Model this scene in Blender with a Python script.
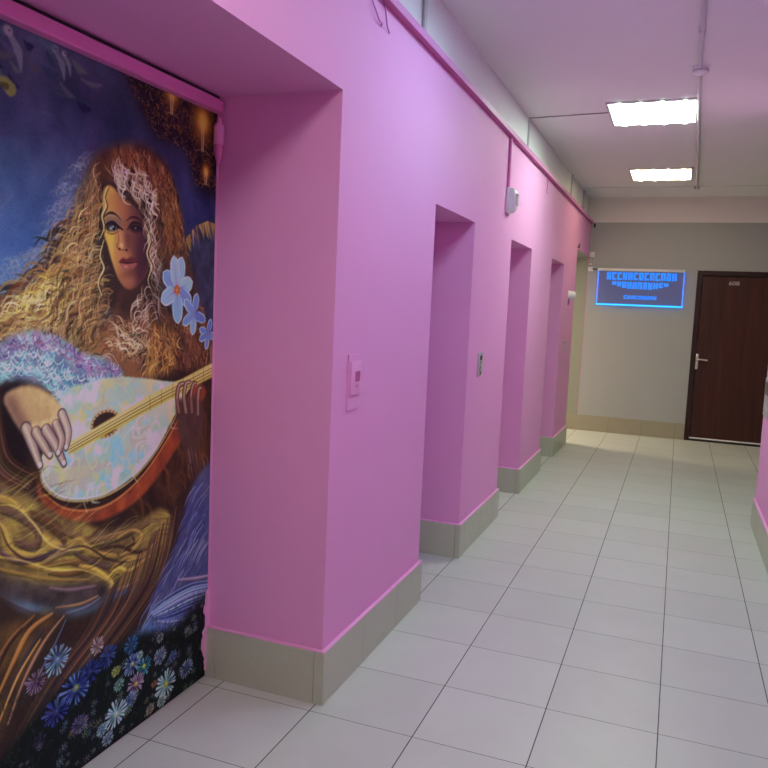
import bpy, bmesh, math, random
from mathutils import Vector, Matrix
import numpy as np

# ------------------------------------------------------------------ clear
for o in list(bpy.data.objects): bpy.data.objects.remove(o)
S = bpy.context.scene
C = S.collection

# ------------------------------------------------------------------ camera
cd = bpy.data.cameras.new('camera'); cam = bpy.data.objects.new('camera', cd); C.objects.link(cam)
cd.sensor_width = 36.0; cd.sensor_fit = 'HORIZONTAL'; cd.lens = 763.9 / 768 * 36.0
cd.clip_start = 0.02; cd.clip_end = 60
r_ = Vector((0.93167224, 0.36070151, 0.04337335)); u_ = Vector((-0.07703594, 0.0794712, 0.99385602)); f_ = Vector((-0.35503844, 0.92928938, -0.1018281))
m4 = Matrix((( r_.x, u_.x, -f_.x, 0), (r_.y, u_.y, -f_.y, 0), (r_.z, u_.z, -f_.z, 1.4924), (0, 0, 0, 1)))
cam.matrix_world = m4
S.camera = cam

# ------------------------------------------------------------------ world, exposure
W = bpy.data.worlds.new('world'); S.world = W; W.use_nodes = True
W.node_tree.nodes['Background'].inputs[0].default_value = (0.75, 0.85, 1.0, 1)
W.node_tree.nodes['Background'].inputs[1].default_value = 0.3
S.view_settings.view_transform = 'Standard'; S.view_settings.look = 'None'
S.view_settings.gamma = 1.0; S.view_settings.use_curve_mapping = False
S.view_settings.exposure = 0.08

# a lamp in the side passage at the far end
PASSAGE = (1.0, 0.86, 0.60); PASSAGE_POWER = 78.0
lp = bpy.data.lights.new('passage_lamp', 'AREA'); lp.shape = 'SQUARE'; lp.size = .5; lp.energy = PASSAGE_POWER; lp.color = PASSAGE
lpo = bpy.data.objects.new('passage_lamp', lp); C.objects.link(lpo); lpo.location = (-2.9, 9.52, 2.20)
# strengths and colours of the ceiling fixtures, by distance along the corridor
LAMPS = [(-1.66, (14.5, 11.0, 7.5)), (0.88, (18.0, 20.0, 18.0)), (3.25, (7.7, 13.0, 15.5)), (5.955, (21.0, 28.5, 22.5)), (8.475, (10.8, 9.0, 5.4))]

# ------------------------------------------------------------------ helpers
def B(): return bmesh.new()

def bx(bm, x0, x1, y0, y1, z0, z1, bev=0.0, seg=2):
    r = bmesh.ops.create_cube(bm, size=1.0)
    vs = r['verts']
    for v in vs:
        v.co = Vector((x0 + (v.co.x + .5) * (x1 - x0), y0 + (v.co.y + .5) * (y1 - y0), z0 + (v.co.z + .5) * (z1 - z0)))
    if bev > 0:
        es = list({e for v in vs for e in v.link_edges})
        bmesh.ops.bevel(bm, geom=es, offset=bev, segments=seg, affect='EDGES', profile=0.5, clamp_overlap=True)
    return bm

def cyl(bm, p, axis, r0, r1, h, seg=24):
    """a cylinder or cone starting at p and running h along axis"""
    a = Vector(axis).normalized()
    rot = Vector((0, 0, 1)).rotation_difference(a).to_matrix().to_4x4()
    mt = Matrix.Translation(Vector(p) + a * (h / 2)) @ rot
    bmesh.ops.create_cone(bm, cap_ends=True, cap_tris=False, segments=seg, radius1=r0, radius2=r1, depth=h, matrix=mt)
    return bm

def lathe(bm, prof, org, axis, seg=32):
    """prof: (radius, distance along axis)"""
    a = Vector(axis).normalized(); rot = Vector((0, 0, 1)).rotation_difference(a).to_matrix()
    rings = []
    for r, d in prof:
        rings.append([bm.verts.new(Vector(org) + rot @ Vector((r * math.cos(2*math.pi*k/seg), r * math.sin(2*math.pi*k/seg), d))) for k in range(seg)])
    for A, Bq in zip(rings, rings[1:]):
        for k in range(seg): bm.faces.new((A[k], A[(k+1) % seg], Bq[(k+1) % seg], Bq[k]))
    bm.faces.new(rings[0][::-1]); bm.faces.new(rings[-1])
    bmesh.ops.recalc_face_normals(bm, faces=bm.faces)
    return bm

def tube(bm, pts, r, seg=10, sm=6):
    """a round tube along a smoothed polyline"""
    P = [Vector(p) for p in pts]
    if len(P) > 2 and sm > 1:
        Q = []
        for i in range(len(P) - 1):
            a = P[max(i-1, 0)]; b = P[i]; c = P[i+1]; d = P[min(i+2, len(P)-1)]
            for k in range(sm):
                t = k / sm
                Q.append(0.5 * ((2*b) + (c-a)*t + (2*a-5*b+4*c-d)*t*t + (3*b-a-3*c+d)*t**3))
        Q.append(P[-1]); P = Q
    rings = []; n = None
    for i, p in enumerate(P):
        t = (P[min(i+1, len(P)-1)] - P[max(i-1, 0)]).normalized()
        if n is None: n = t.orthogonal().normalized()
        n = (n - t * n.dot(t)).normalized(); b = t.cross(n)
        rings.append([bm.verts.new(p + r * (n * math.cos(2*math.pi*k/seg) + b * math.sin(2*math.pi*k/seg))) for k in range(seg)])
    for A, Bq in zip(rings, rings[1:]):
        for k in range(seg): bm.faces.new((A[k], A[(k+1) % seg], Bq[(k+1) % seg], Bq[k]))
    bm.faces.new(rings[0][::-1]); bm.faces.new(rings[-1])
    bmesh.ops.recalc_face_normals(bm, faces=bm.faces)
    return bm

def prism(bm, pts, x0, x1, axis='x'):
    """a polygon extruded between x0 and x1 along the axis; pts are (y,z) for x and (x,z) for y"""
    def mk(a, q): return (a, q[0], q[1]) if axis == 'x' else (q[0], a, q[1])
    A = [bm.verts.new(mk(x0, q)) for q in pts]; D = [bm.verts.new(mk(x1, q)) for q in pts]
    n = len(pts)
    bm.faces.new(A); bm.faces.new(D[::-1])
    for k in range(n): bm.faces.new((A[k], A[(k+1) % n], D[(k+1) % n], D[k]))
    bmesh.ops.recalc_face_normals(bm, faces=bm.faces)
    return bm

def obj(name, bm, mat, parent=None, smooth=False):
    me = bpy.data.meshes.new(name); bm.to_mesh(me); bm.free()
    o = bpy.data.objects.new(name, me); C.objects.link(o)
    for m in (mat if isinstance(mat, (list, tuple)) else [mat]): me.materials.append(m)
    if smooth:
        for p in me.polygons: p.use_smooth = True
        try: me.set_sharp_from_angle(angle=math.radians(40))
        except Exception: pass
    if parent is not None:
        o.parent = parent; o.matrix_parent_inverse = parent.matrix_world.inverted()
    return o

def empty(name, loc):
    o = bpy.data.objects.new(name, None); C.objects.link(o); o.location = loc; o.empty_display_size = .05
    o.matrix_world = Matrix.Translation(Vector(loc))
    return o

def tag(o, label, cat, group=None):
    o['label'] = label; o['category'] = cat
    if group: o['group'] = group
    return o

def structure(o): o['kind'] = 'structure'; return o

# ------------------------------------------------------------------ materials
def mat(name, col, rough=.5, spec=.5, metal=0.0, noise=0.0, nscale=6.0, bump=0.0, bscale=150.0, coat=0.0):
    m = bpy.data.materials.new(name); m.use_nodes = True
    N = m.node_tree.nodes; L = m.node_tree.links; b = N['Principled BSDF']
    b.inputs['Base Color'].default_value = (*col, 1); b.inputs['Roughness'].default_value = rough
    b.inputs['Specular IOR Level'].default_value = spec; b.inputs['Metallic'].default_value = metal
    b.inputs['Coat Weight'].default_value = coat
    tc = N.new('ShaderNodeTexCoord')
    if noise > 0:
        n = N.new('ShaderNodeTexNoise'); n.inputs['Scale'].default_value = nscale; n.inputs['Detail'].default_value = 6
        L.new(tc.outputs['Object'], n.inputs['Vector'])
        r = N.new('ShaderNodeMapRange'); r.inputs['To Min'].default_value = 1 - noise; r.inputs['To Max'].default_value = 1 + noise
        L.new(n.outputs['Fac'], r.inputs['Value'])
        mx = N.new('ShaderNodeMix'); mx.data_type = 'RGBA'; mx.blend_type = 'MULTIPLY'; mx.inputs[0].default_value = 1
        mx.inputs[6].default_value = (*col, 1); L.new(r.outputs[0], mx.inputs[7]); L.new(mx.outputs[2], b.inputs['Base Color'])
    if bump > 0:
        n2 = N.new('ShaderNodeTexNoise'); n2.inputs['Scale'].default_value = bscale; n2.inputs['Detail'].default_value = 4
        L.new(tc.outputs['Object'], n2.inputs['Vector'])
        bp = N.new('ShaderNodeBump'); bp.inputs['Strength'].default_value = bump; bp.inputs['Distance'].default_value = .002
        L.new(n2.outputs['Fac'], bp.inputs['Height']); L.new(bp.outputs[0], b.inputs['Normal'])
    return m

def emis(name, col, strength, base=(.8, .8, .8)):
    m = bpy.data.materials.new(name); m.use_nodes = True
    b = m.node_tree.nodes['Principled BSDF']
    b.inputs['Base Color'].default_value = (*base, 1)
    b.inputs['Emission Color'].default_value = (*col, 1); b.inputs['Emission Strength'].default_value = strength
    return m

PINK = (0.81, 0.36, 0.675)
M_pink = mat('pink_wall_paint', PINK, .62, .3, noise=.03, nscale=2.5, bump=.25, bscale=45)
M_pinktrim = mat('pink_trim_paint', (0.74, 0.22, 0.52), .35, .5, noise=.05, nscale=12)
M_pinklid = mat('pink_lid_paint', (0.66, 0.25, 0.53), .4, .4)
M_trunkshade = mat('pink_trunking_shaded', (0.50, 0.10, 0.28), .4, .4)  # trunking body darker than its lid: underside shade put into the colour
M_white = mat('white_wall_paint', (0.74, 0.76, 0.76), .6, .3, noise=.04, nscale=3, bump=.2, bscale=40)
M_ceil = mat('ceiling_paint', (0.84, 0.85, 0.84), .8, .2, noise=.02, nscale=1.2, bump=.1, bscale=30)
M_grey = mat('grey_wall_paint', (0.40, 0.41, 0.41), .5, .4, noise=.03, nscale=2, bump=.2, bscale=45)
M_cream = mat('cream_beam_paint', (0.80, 0.76, 0.74), .7, .3, noise=.04, nscale=2)
M_green = mat('pale_green_paint', (0.31, 0.325, 0.27), .5, .4, noise=.03, nscale=2)
M_cap = mat('baseboard_cap_paint', (0.88, 0.42, 0.74), .3, .6)
M_seam = mat('tile_seam', (0.10, 0.095, 0.08), .9, .1)
M_grout = M_seam
M_plastic = mat('white_plastic', (0.78, 0.79, 0.82), .35, .5, noise=.02, nscale=20)
M_greyplastic = mat('grey_plastic', (0.45, 0.45, 0.46), .4, .5, noise=.05, nscale=20)
M_black = mat('black_plastic', (0.02, 0.02, 0.022), .4, .5)
M_steel = mat('brushed_steel', (0.62, 0.60, 0.64), .38, .5, metal=.45, noise=.06, nscale=40)
M_chrome = mat('satin_nickel', (0.80, 0.76, 0.70), .3, .5, metal=.75)
M_frame = mat('fixture_frame_enamel', (0.62, 0.60, 0.62), .4, .5, noise=.02)

def baseboard_material(col):
    m = mat('beige_baseboard_tile', col, .45, .4, noise=.06, nscale=3.5, bump=.1, bscale=60)
    N = m.node_tree.nodes; L = m.node_tree.links; b = N['Principled BSDF']
    src = b.inputs['Base Color'].links[0].from_socket
    n = N.new('ShaderNodeTexNoise'); n.inputs['Scale'].default_value = 260; n.inputs['Detail'].default_value = 2
    tc = [q for q in N if q.type == 'TEX_COORD'][0]; L.new(tc.outputs['Object'], n.inputs['Vector'])
    r = N.new('ShaderNodeMapRange'); r.inputs['From Min'].default_value = .35; r.inputs['From Max'].default_value = .65
    r.inputs['To Min'].default_value = .92; r.inputs['To Max'].default_value = 1.06; L.new(n.outputs['Fac'], r.inputs['Value'])
    mx = N.new('ShaderNodeMix'); mx.data_type = 'RGBA'; mx.blend_type = 'MULTIPLY'; mx.inputs[0].default_value = 1
    L.new(src, mx.inputs[6]); L.new(r.outputs[0], mx.inputs[7]); L.new(mx.outputs[2], b.inputs['Base Color'])
    return m
M_base = baseboard_material((0.49, 0.53, 0.41)); M_base2 = baseboard_material((0.36, 0.325, 0.24))

def floor_material():
    m = bpy.data.materials.new('floor_tile'); m.use_nodes = True
    N = m.node_tree.nodes; L = m.node_tree.links; b = N['Principled BSDF']
    tc = N.new('ShaderNodeTexCoord'); sp = N.new('ShaderNodeSeparateXYZ'); L.new(tc.outputs['Object'], sp.inputs[0])
    def math_(op, a, c=None):
        q = N.new('ShaderNodeMath'); q.operation = op
        for i, v in enumerate((a, c)):
            if v is None: continue
            if isinstance(v, (int, float)): q.inputs[i].default_value = v
            else: L.new(v, q.inputs[i])
        return q.outputs[0]
    T = .4
    sx = math_('DIVIDE', math_('SUBTRACT', sp.outputs[0], 0.0387 - 20*T), T)
    sy = math_('DIVIDE', math_('SUBTRACT', sp.outputs[1], 2.4166 - 20*T), T)
    def dist(s):
        f = math_('FRACT', s); return math_('MULTIPLY', math_('MINIMUM', f, math_('SUBTRACT', 1.0, f)), T)
    dx, dy = dist(sx), dist(sy)
    gx = math_('LESS_THAN', dx, .0019); gy = math_('LESS_THAN', dy, .0013)
    g = math_('MAXIMUM', gx, gy)
    # per tile tone
    cb = N.new('ShaderNodeCombineXYZ'); L.new(math_('FLOOR', sx), cb.inputs[0]); L.new(math_('FLOOR', sy), cb.inputs[1])
    wn = N.new('ShaderNodeTexWhiteNoise'); wn.noise_dimensions = '2D'; L.new(cb.outputs[0], wn.inputs['Vector'])
    tone = N.new('ShaderNodeMapRange'); tone.inputs['To Min'].default_value = .955; tone.inputs['To Max'].default_value = 1.03
    L.new(wn.outputs['Value'], tone.inputs['Value'])
    n1 = N.new('ShaderNodeTexNoise'); n1.inputs['Scale'].default_value = 5; n1.inputs['Detail'].default_value = 8; L.new(tc.outputs['Object'], n1.inputs['Vector'])
    n2 = N.new('ShaderNodeTexNoise'); n2.inputs['Scale'].default_value = 300; n2.inputs['Detail'].default_value = 2; L.new(tc.outputs['Object'], n2.inputs['Vector'])
    r1 = N.new('ShaderNodeMapRange'); r1.inputs['To Min'].default_value = .93; r1.inputs['To Max'].default_value = 1.07; L.new(n1.outputs['Fac'], r1.inputs['Value'])
    r2 = N.new('ShaderNodeMapRange'); r2.inputs['From Min'].default_value = .3; r2.inputs['From Max'].default_value = .7
    r2.inputs['To Min'].default_value = .93; r2.inputs['To Max'].default_value = 1.06; L.new(n2.outputs['Fac'], r2.inputs['Value'])
    k = math_('MULTIPLY', math_('MULTIPLY', tone.outputs[0], r1.outputs[0]), r2.outputs[0])
    mx = N.new('ShaderNodeMix'); mx.data_type = 'RGBA'; mx.blend_type = 'MULTIPLY'; mx.inputs[0].default_value = 1
    mx.inputs[6].default_value = (0.57, 0.58, 0.54, 1); L.new(k, mx.inputs[7])
    mg = N.new('ShaderNodeMix'); mg.data_type = 'RGBA'; mg.inputs[6].default_value = (0, 0, 0, 1)
    L.new(g, mg.inputs[0]); L.new(mx.outputs[2], mg.inputs[6]); mg.inputs[7].default_value = (.055, .05, .05, 1)
    L.new(mg.outputs[2], b.inputs['Base Color'])
    rr = N.new('ShaderNodeMapRange'); rr.inputs['To Min'].default_value = .30; rr.inputs['To Max'].default_value = .42; L.new(n1.outputs['Fac'], rr.inputs['Value'])
    L.new(math_('ADD', rr.outputs[0], math_('MULTIPLY', g, .4)), b.inputs['Roughness'])
    b.inputs['Specular IOR Level'].default_value = .45
    h = math_('ADD', math_('MULTIPLY', math_('SUBTRACT', 1.0, g), 1.0), math_('MULTIPLY', n2.outputs['Fac'], .06))
    bp = N.new('ShaderNodeBump'); bp.inputs['Strength'].default_value = .5; bp.inputs['Distance'].default_value = .0012
    L.new(h, bp.inputs['Height']); L.new(bp.outputs[0], b.inputs['Normal'])
    return m
M_floor = floor_material()

def wood_material(name, col, dark):
    m = bpy.data.materials.new(name); m.use_nodes = True
    N = m.node_tree.nodes; L = m.node_tree.links; b = N['Principled BSDF']
    tc = N.new('ShaderNodeTexCoord'); mp = N.new('ShaderNodeMapping'); mp.inputs['Scale'].default_value = (9, 9, .45)
    L.new(tc.outputs['Object'], mp.inputs[0])
    n = N.new('ShaderNodeTexNoise'); n.inputs['Scale'].default_value = 2.2; n.inputs['Detail'].default_value = 7; n.inputs['Distortion'].default_value = .5
    L.new(mp.outputs[0], n.inputs['Vector'])
    cr = N.new('ShaderNodeValToRGB'); cr.color_ramp.elements[0].position = .3; cr.color_ramp.elements[1].position = .72
    cr.color_ramp.elements[0].color = (*dark, 1); cr.color_ramp.elements[1].color = (*col, 1)
    L.new(n.outputs['Fac'], cr.inputs[0]); L.new(cr.outputs[0], b.inputs['Base Color'])
    b.inputs['Roughness'].default_value = .45; b.inputs['Specular IOR Level'].default_value = .35
    return m
M_wood = wood_material('dark_red_brown_wood', (0.080, 0.021, 0.013), (0.040, 0.010, 0.007))
M_woodframe = wood_material('dark_brown_frame_wood', (0.034, 0.011, 0.009), (0.02, 0.006, 0.005))

# ------------------------------------------------------------------ room shell
XW = -1.148      # face of the pink wall
XU = -1.19       # face of the white wall above it
YE = 10.10       # end wall
ZC = 2.96        # ceiling
ZP = 2.655       # top of the pink paint
XR = 0.615       # right wall
YR = 6.14        # where the right wall stops
YB = -3.6        # wall behind the camera
XM = -1.65       # plane of the mural in the first niche
# niches: (start, end, top)
NI = [(0.93, 2.482, 2.229), (3.604, 4.363, 1.995), (5.389, 6.183, 1.995), (7.203, 7.987, 1.995)]
YP0, YP1, ZPT = 8.955, YE, 2.225       # passage opening at the far end

structure(obj('floor', bx(B(), -4.2, 2.6, YB, YE + .02, -.12, 0), M_floor))
structure(obj('ceiling', bx(B(), -4.2, 2.6, YB, YE + .02, ZC, ZC + .12), M_ceil))

bm = B()
xb = XM - .06
ys = YB
for a, b, t in NI:
    bx(bm, xb, XW, ys, a, 0, ZP); bx(bm, xb, XW, a, b, t, ZP); ys = b
bx(bm, xb, XW, ys, YP0, 0, ZP); bx(bm, xb, XW, YP0, YP1, ZPT, ZP)
structure(obj('wall_left', bm, M_pink))
bm = B(); bx(bm, xb - .2, xb, YB, YP0, 0, ZC)
structure(obj('wall_niche_back', bm, M_pink))
structure(obj('wall_left_upper', bx(B(), xb, XU, YB, YE, ZP, ZC), M_white))

# right wall with its end
structure(obj('wall_right', bx(B(), XR, 2.6, YB, YR, 0, ZC), M_pink))
structure(obj('wall_alcove_right', bx(B(), 2.0, 2.6, YR, YE, 0, ZC), M_grey))
structure(obj('wall_back', bx(B(), -4.2, 2.6, YB - .15, YB, 0, ZC), M_white))
structure(obj('wall_passage_left', bx(B(), -4.2, -4.05, YP0, YE, 0, ZC), M_green))
structure(obj('wall_passage_side', bx(B(), -4.05, xb - .2, YP0 - .15, YP0, 0, ZC), M_green))
structure(obj('ceiling_passage', bx(B(), -4.05, xb, YP0, YE, ZPT + .02, ZPT + .1), M_green))

structure(obj('ceiling_doorway', bx(B(), xb, XW - .004, YP0, YE, ZPT - .005, ZPT), M_green))
# end wall, opening for the door
DX0, DX1, DZ = 0.151, 1.145, 2.082
bm = B()
bx(bm, XW, DX0, YE, YE + .25, 0, ZP); bx(bm, DX0, DX1, YE, YE + .25, DZ, ZP); bx(bm, DX1, 2.6, YE, YE + .25, 0, ZP)
structure(obj('wall_end', bm, M_grey))
structure(obj('wall_end_upper', bx(B(), XU - .3, 2.6, YE - .006, YE + .25, ZP, ZC), M_cream))
structure(obj('wall_end_passage', bx(B(), -4.2, XW, YE, YE + .25, 0, ZP), M_green))
structure(obj('trim_1', bx(B(), XW - .004, XW + .001, YE - .002, YE, .19, ZPT), M_pinktrim))
structure(obj('trim_2', bx(B(), -1.17, 2.0, 9.295, 9.303, ZC - .004, ZC), M_frame))

# ------------------------------------------------------------------ baseboards: tiles with thin seams, painted top edge
def baseboard(name, p0, p1, nrm, seams, h=.203, th=.016, cap=True, left_end=0, right_end=0, m=None):
    """p0->p1 along the wall (axis aligned), nrm points into the room"""
    p0 = Vector((*p0, 0)); p1 = Vector((*p1, 0)); n = Vector((*nrm, 0)); d = (p1 - p0).normalized(); Ln = (p1 - p0).length
    cuts = [0.0] + sorted(seams) + [Ln]
    bm = B()
    g = .0009
    for a, b in zip(cuts, cuts[1:]):
        a2 = a + (g if a > 0 else 0); b2 = b - (g if b < Ln else 0)
        q0 = p0 + d * a2; q1 = p0 + d * b2 + n * th
        bx(bm, min(q0.x, q1.x), max(q0.x, q1.x), min(q0.y, q1.y), max(q0.y, q1.y), 0, h, .0012, 1)
    o = structure(obj(name, bm, m or M_base))
    q0 = p0 + d * .004; q1 = p1 - d * .004 + n * (th - .003)
    s = obj('seam', bx(B(), min(q0.x, q1.x), max(q0.x, q1.x), min(q0.y, q1.y), max(q0.y, q1.y), .0005, h - .003), M_seam, o)
    if cap:
        q1 = p1 + n * (th + .001); q0 = p0
        obj('painted_edge', bx(B(), min(q0.x, q1.x), max(q0.x, q1.x), min(q0.y, q1.y), max(q0.y, q1.y), h - .0005, h + .0065, .002, 1), M_cap, o)
    return o
T_ = .016
def run_seams(y0, y1):
    out = []; y = 2.851
    while y < y1 - .03:
        if y > y0 + .03: out.append(y - y0)
        y += .4
    return out
# along the corridor
for a, b in ((YB, NI[0][0]), (NI[0][1] , NI[1][0]), (NI[1][1], NI[2][0]), (NI[2][1], NI[3][0]), (NI[3][1], YP0)):
    baseboard('baseboard_left', (XW, a), (XW, b), (1, 0), run_seams(a, b))
# niche side faces: the far jamb faces the camera, the near jamb faces away
for i, (a, b, t) in enumerate(NI):
    w = (XW + T_) - (XM if i == 0 else xb)
    sm = [.045, w - .042] if i == 0 else [w - .03]
    baseboard('baseboard_niche', ((XM if i == 0 else xb), b), (XW + T_, b), (0, -1), sm, left_end=1)
    baseboard('baseboard_niche', ((XM if i == 0 else xb), a), (XW + T_, a), (0, 1), [])
    if i: baseboard('baseboard_niche', (xb, a + T_), (xb, b - T_), (1, 0), [.3])
baseboard('baseboard_end', (XW, YE), (DX0 - .002, YE), (0, -1), [.387, .787, 1.187], h=.2, cap=False, m=M_base2)
baseboard('baseboard_end', (DX1, YE), (2.0, YE), (0, -1), [.3], h=.2, cap=False)
baseboard('baseboard_passage', (-4.05, YE), (XW, YE), (0, -1), [.5, .9, 1.3, 1.7, 2.1, 2.5], h=.2, cap=False, m=M_base2)
baseboard('baseboard_right', (XR, YB), (XR, YR), (-1, 0), [v for v in [k * .4 + .2 for k in range(24)] if v < YR - YB - .02], h=.2)
baseboard('baseboard_alcove', (XR - T_, YR), (2.0, YR), (0, 1), [.4, .8, 1.2], h=.2)
# (the painted doorway edge at the far end of the pink wall)
baseboard('baseboard_passage', (xb, YP0), (XW + T_, YP0), (0, 1), [], h=.2)

# ------------------------------------------------------------------ door_1 behind the mural: header, frame, hinges
d1 = structure(obj('door_1', bx(B(), xb, XM - .004, NI[0][0], NI[0][1], 0, NI[0][2]), M_pinktrim))
obj('door_header', bx(B(), XM - .004, XM + .035, NI[0][0], NI[0][1] - .014, 2.166, 2.212, .006), M_pinktrim, d1)
obj('header_gap', bx(B(), XM - .004, XM + .012, NI[0][0], NI[0][1] - .010, 2.212, 2.2285), M_black, d1)
obj('door_frame', bx(B(), XM - .004, XM + .006, NI[0][1] - .006, NI[0][1], 0, 2.166, .001, 1), M_pink, d1)
hg = B()
hy, hx = NI[0][1] - .026, XM + .022
cyl(hg, (hx, hy, 2.128), (0, 0, 1), .009, .007, .020, 16)
cyl(hg, (hx, hy, 2.118), (0, 0, 1), .015, .015, .010, 20)
cyl(hg, (hx, hy, 2.053), (0, 0, 1), .020, .020, .065, 20)
bx(hg, XM, XM + .008, hy - .004, NI[0][1] - .004, 2.063, 2.116, .001, 1)
h1 = obj('hinge', hg, M_pink, d1, True)
hg = B()
cyl(hg, (hx, hy, 2.012), (0, 0, 1), .015, .015, .041, 20)
cyl(hg, (hx, hy, 1.982), (0, 0, 1), .007, .014, .030, 20)
bx(hg, XM, XM + .008, hy - .002, NI[0][1] - .004, 2.018, 2.060, .001, 1)
obj('hinge_lower_barrel', hg, M_pinktrim, h1, True)
# paint crust at the foot of the jamb
random.seed(4)
pc = B(); pts = []
zz = .03
L_ = []; 
while zz < .36:
    L_.append((NI[0][1] - .018 - random.uniform(0, .016) * (1 if zz < .3 else .3) - (.012 if .08 < zz < .2 else 0), zz)); zz += .016
prism(pc, [(NI[0][1] + .0, .03)] + L_ + [(NI[0][1] + .0, .36)], XM - .002, XM + .0065)
obj('paint_crust', pc, M_cap, d1)

# ------------------------------------------------------------------ door_2: the brown door at the end
d2 = structure(obj('door_2', bx(B(), DX0 + .062, DX1 - .062, YE + .012, YE + .052, .038, DZ - .062, .002, 1), M_wood))
fr = B()
bx(fr, DX0, DX0 + .058, YE - .012, YE + .12, 0, DZ, .003); bx(fr, DX1 - .058, DX1, YE - .012, YE + .12, 0, DZ, .003)
bx(fr, DX0 + .058, DX1 - .058, YE - .012, YE + .12, DZ - .058, DZ, .003)
obj('door_frame', fr, M_woodframe, d2)
obj('threshold', bx(B(), DX0 + .058, DX1 - .058, YE - .006, YE + .09, 0, .012, .002), M_woodframe, d2)
obj('door_back', bx(B(), DX0, DX1, YE + .13, YE + .15, 0, DZ), mat('bright_room_beyond', (.8, .8, .78), .6), d2)
obj('gap_light_strip', bx(B(), DX0 + .062, DX1 - .062, YE + .004, YE + .020, .026, .042, .002), mat('gap_light_white', (.85, .85, .83), .4), d2)  # white strip put in for the line of light under the door
hd = obj('handle', bx(B(), .205, .243, YE + .004, YE + .0125, .885, 1.075, .008, 3), M_chrome, d2, True)
lv = B(); cyl(lv, (.224, YE + .006, 1.010), (0, -1, 0), .013, .011, .022, 20)
tube(lv, [(.224, YE - .012, 1.010), (.245, YE - .036, 1.010), (.27, YE - .040, 1.008), (.345, YE - .038, 1.002)], .0095, 12)
obj('lever', lv, M_chrome, hd, True)
kh = B(); cyl(kh, (.224, YE + .006, .925), (0, -1, 0), .011, .011, .006, 20)
obj('lock_cylinder', kh, M_steel, hd, True)
def text_mesh(s, size, depth=.0005, bold=0.0):
    cu = bpy.data.curves.new('t', 'FONT'); cu.body = s; cu.size = size; cu.extrude = depth; cu.align_x = 'CENTER'; cu.align_y = 'CENTER'; cu.offset = bold
    t = bpy.data.objects.new('t', cu); C.objects.link(t)
    dg = bpy.context.evaluated_depsgraph_get(); me = bpy.data.meshes.new_from_object(t.evaluated_get(dg))
    bpy.data.objects.remove(t)
    return me
def place_text(name, s, w, h, cx, y, cz, m, parent, depth=.0008, bold=0.0):
    me = text_mesh(s, 1.0, 0, bold)
    xs = [v.co.x for v in me.vertices]; zs = [v.co.y for v in me.vertices]
    ax, bx_, az, bz = min(xs), max(xs), min(zs), max(zs)
    bm = bmesh.new(); bm.from_mesh(me)
    ext = bmesh.ops.extrude_face_region(bm, geom=bm.faces[:])
    up = {v for v in ext['geom'] if isinstance(v, bmesh.types.BMVert)}
    for v in bm.verts:
        x = (v.co.x - (ax + bx_) / 2) / (bx_ - ax) * w + cx; z = (v.co.y - (az + bz) / 2) / (bz - az) * h + cz
        v.co = Vector((x, y - (depth if v in up else 0), z))
    bmesh.ops.recalc_face_normals(bm, faces=bm.faces)
    return obj(name, bm, m, parent)
M_num = mat('pale_number', (0.62, 0.56, 0.54), .4, .5, metal=.2)
place_text('door_number', '608', .115, .046, .567, YE + .0121, 1.940, M_num, d2, .004, .01)

# ------------------------------------------------------------------ ceiling lights
lights = []
labels = {-1.66: 'square flush ceiling light behind the camera position', 0.88: 'square flush ceiling light beside the mural niche, above the camera',
          3.25: 'square flush ceiling light just beyond the upper edge of the picture',
          5.955: 'bright square flush ceiling light, the larger and nearer of the two in view',
          8.475: 'bright square flush ceiling light, the smaller and farther one before the end wall'}
xl0, xl1 = -.600, .005
for (yc, rgb) in LAMPS:
    st = max(rgb); col = tuple(c / max(st, 1e-6) for c in rgb)
    y0, y1 = yc - .335, yc + .318
    e = empty('ceiling_light', ((xl0 + xl1) / 2, yc, ZC))
    tag(e, labels[yc], 'ceiling light', 'square ceiling lights along the corridor')
    f = B(); z0 = ZC - .016
    bx(f, xl0, xl1, y0, y0 + .018, z0, ZC, .002); bx(f, xl0, xl1, y1 - .018, y1, z0, ZC, .002)
    bx(f, xl0, xl0 + .018, y0 + .018, y1 - .018, z0, ZC, .002); bx(f, xl1 - .018, xl1, y0 + .018, y1 - .018, z0, ZC, .002)
    obj('frame', f, M_frame, e)
    m = emis('lamp_diffuser', col, st)
    obj('diffuser', bx(B(), xl0 + .018, xl1 - .018, y0 + .018, y1 - .018, z0 + .004, z0 + .012), m, e)
    mg_ = emis('lamp_bloom', col, st * 1.2)  # small glowing discs added for the bloom along the fixture's edges
    for k in range(4):
        xc = xl0 + .09 + k * .142
        for yy in (y0 + .018, y1 - .018):
            g = B(); lathe(g, [(.001, -.002), (.014, -.002), (.021, .0)], (xc, yy, z0), (0, 0, 1), 20)
            obj('bloom_disc', g, mg_, e)
    lights.append(e)

# ------------------------------------------------------------------ ceiling pipe, detector, cables
cp = B(); tube(cp, [(-.012, YB, ZC - .014), (-.008, 4.894, ZC - .014)], .013, 14)
tube(cp, [(-.006, 5.006, ZC - .014), (.030, 7.2, ZC - .014), (.056, 9.32, ZC - .014)], .013, 14, 8)
pipe = obj('cable_conduit', cp, M_frame, None, True)
tag(pipe, 'thin pale conduit running along the ceiling to the right of the lights', 'conduit')
for y in (3.2, 4.3, 7.25):
    x = -.010 if y < 5 else -.006 + (y - 5) * .0142
    obj('clip', bx(B(), x - .016, x + .016, y - .006, y + .006, ZC - .0285, ZC, .003), M_frame, pipe)
bxe = B(); bx(bxe, .03, .085, 9.33, 9.37, ZC - .022, ZC, .003)
obj('end_box', bxe, M_greyplastic, pipe)

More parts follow.
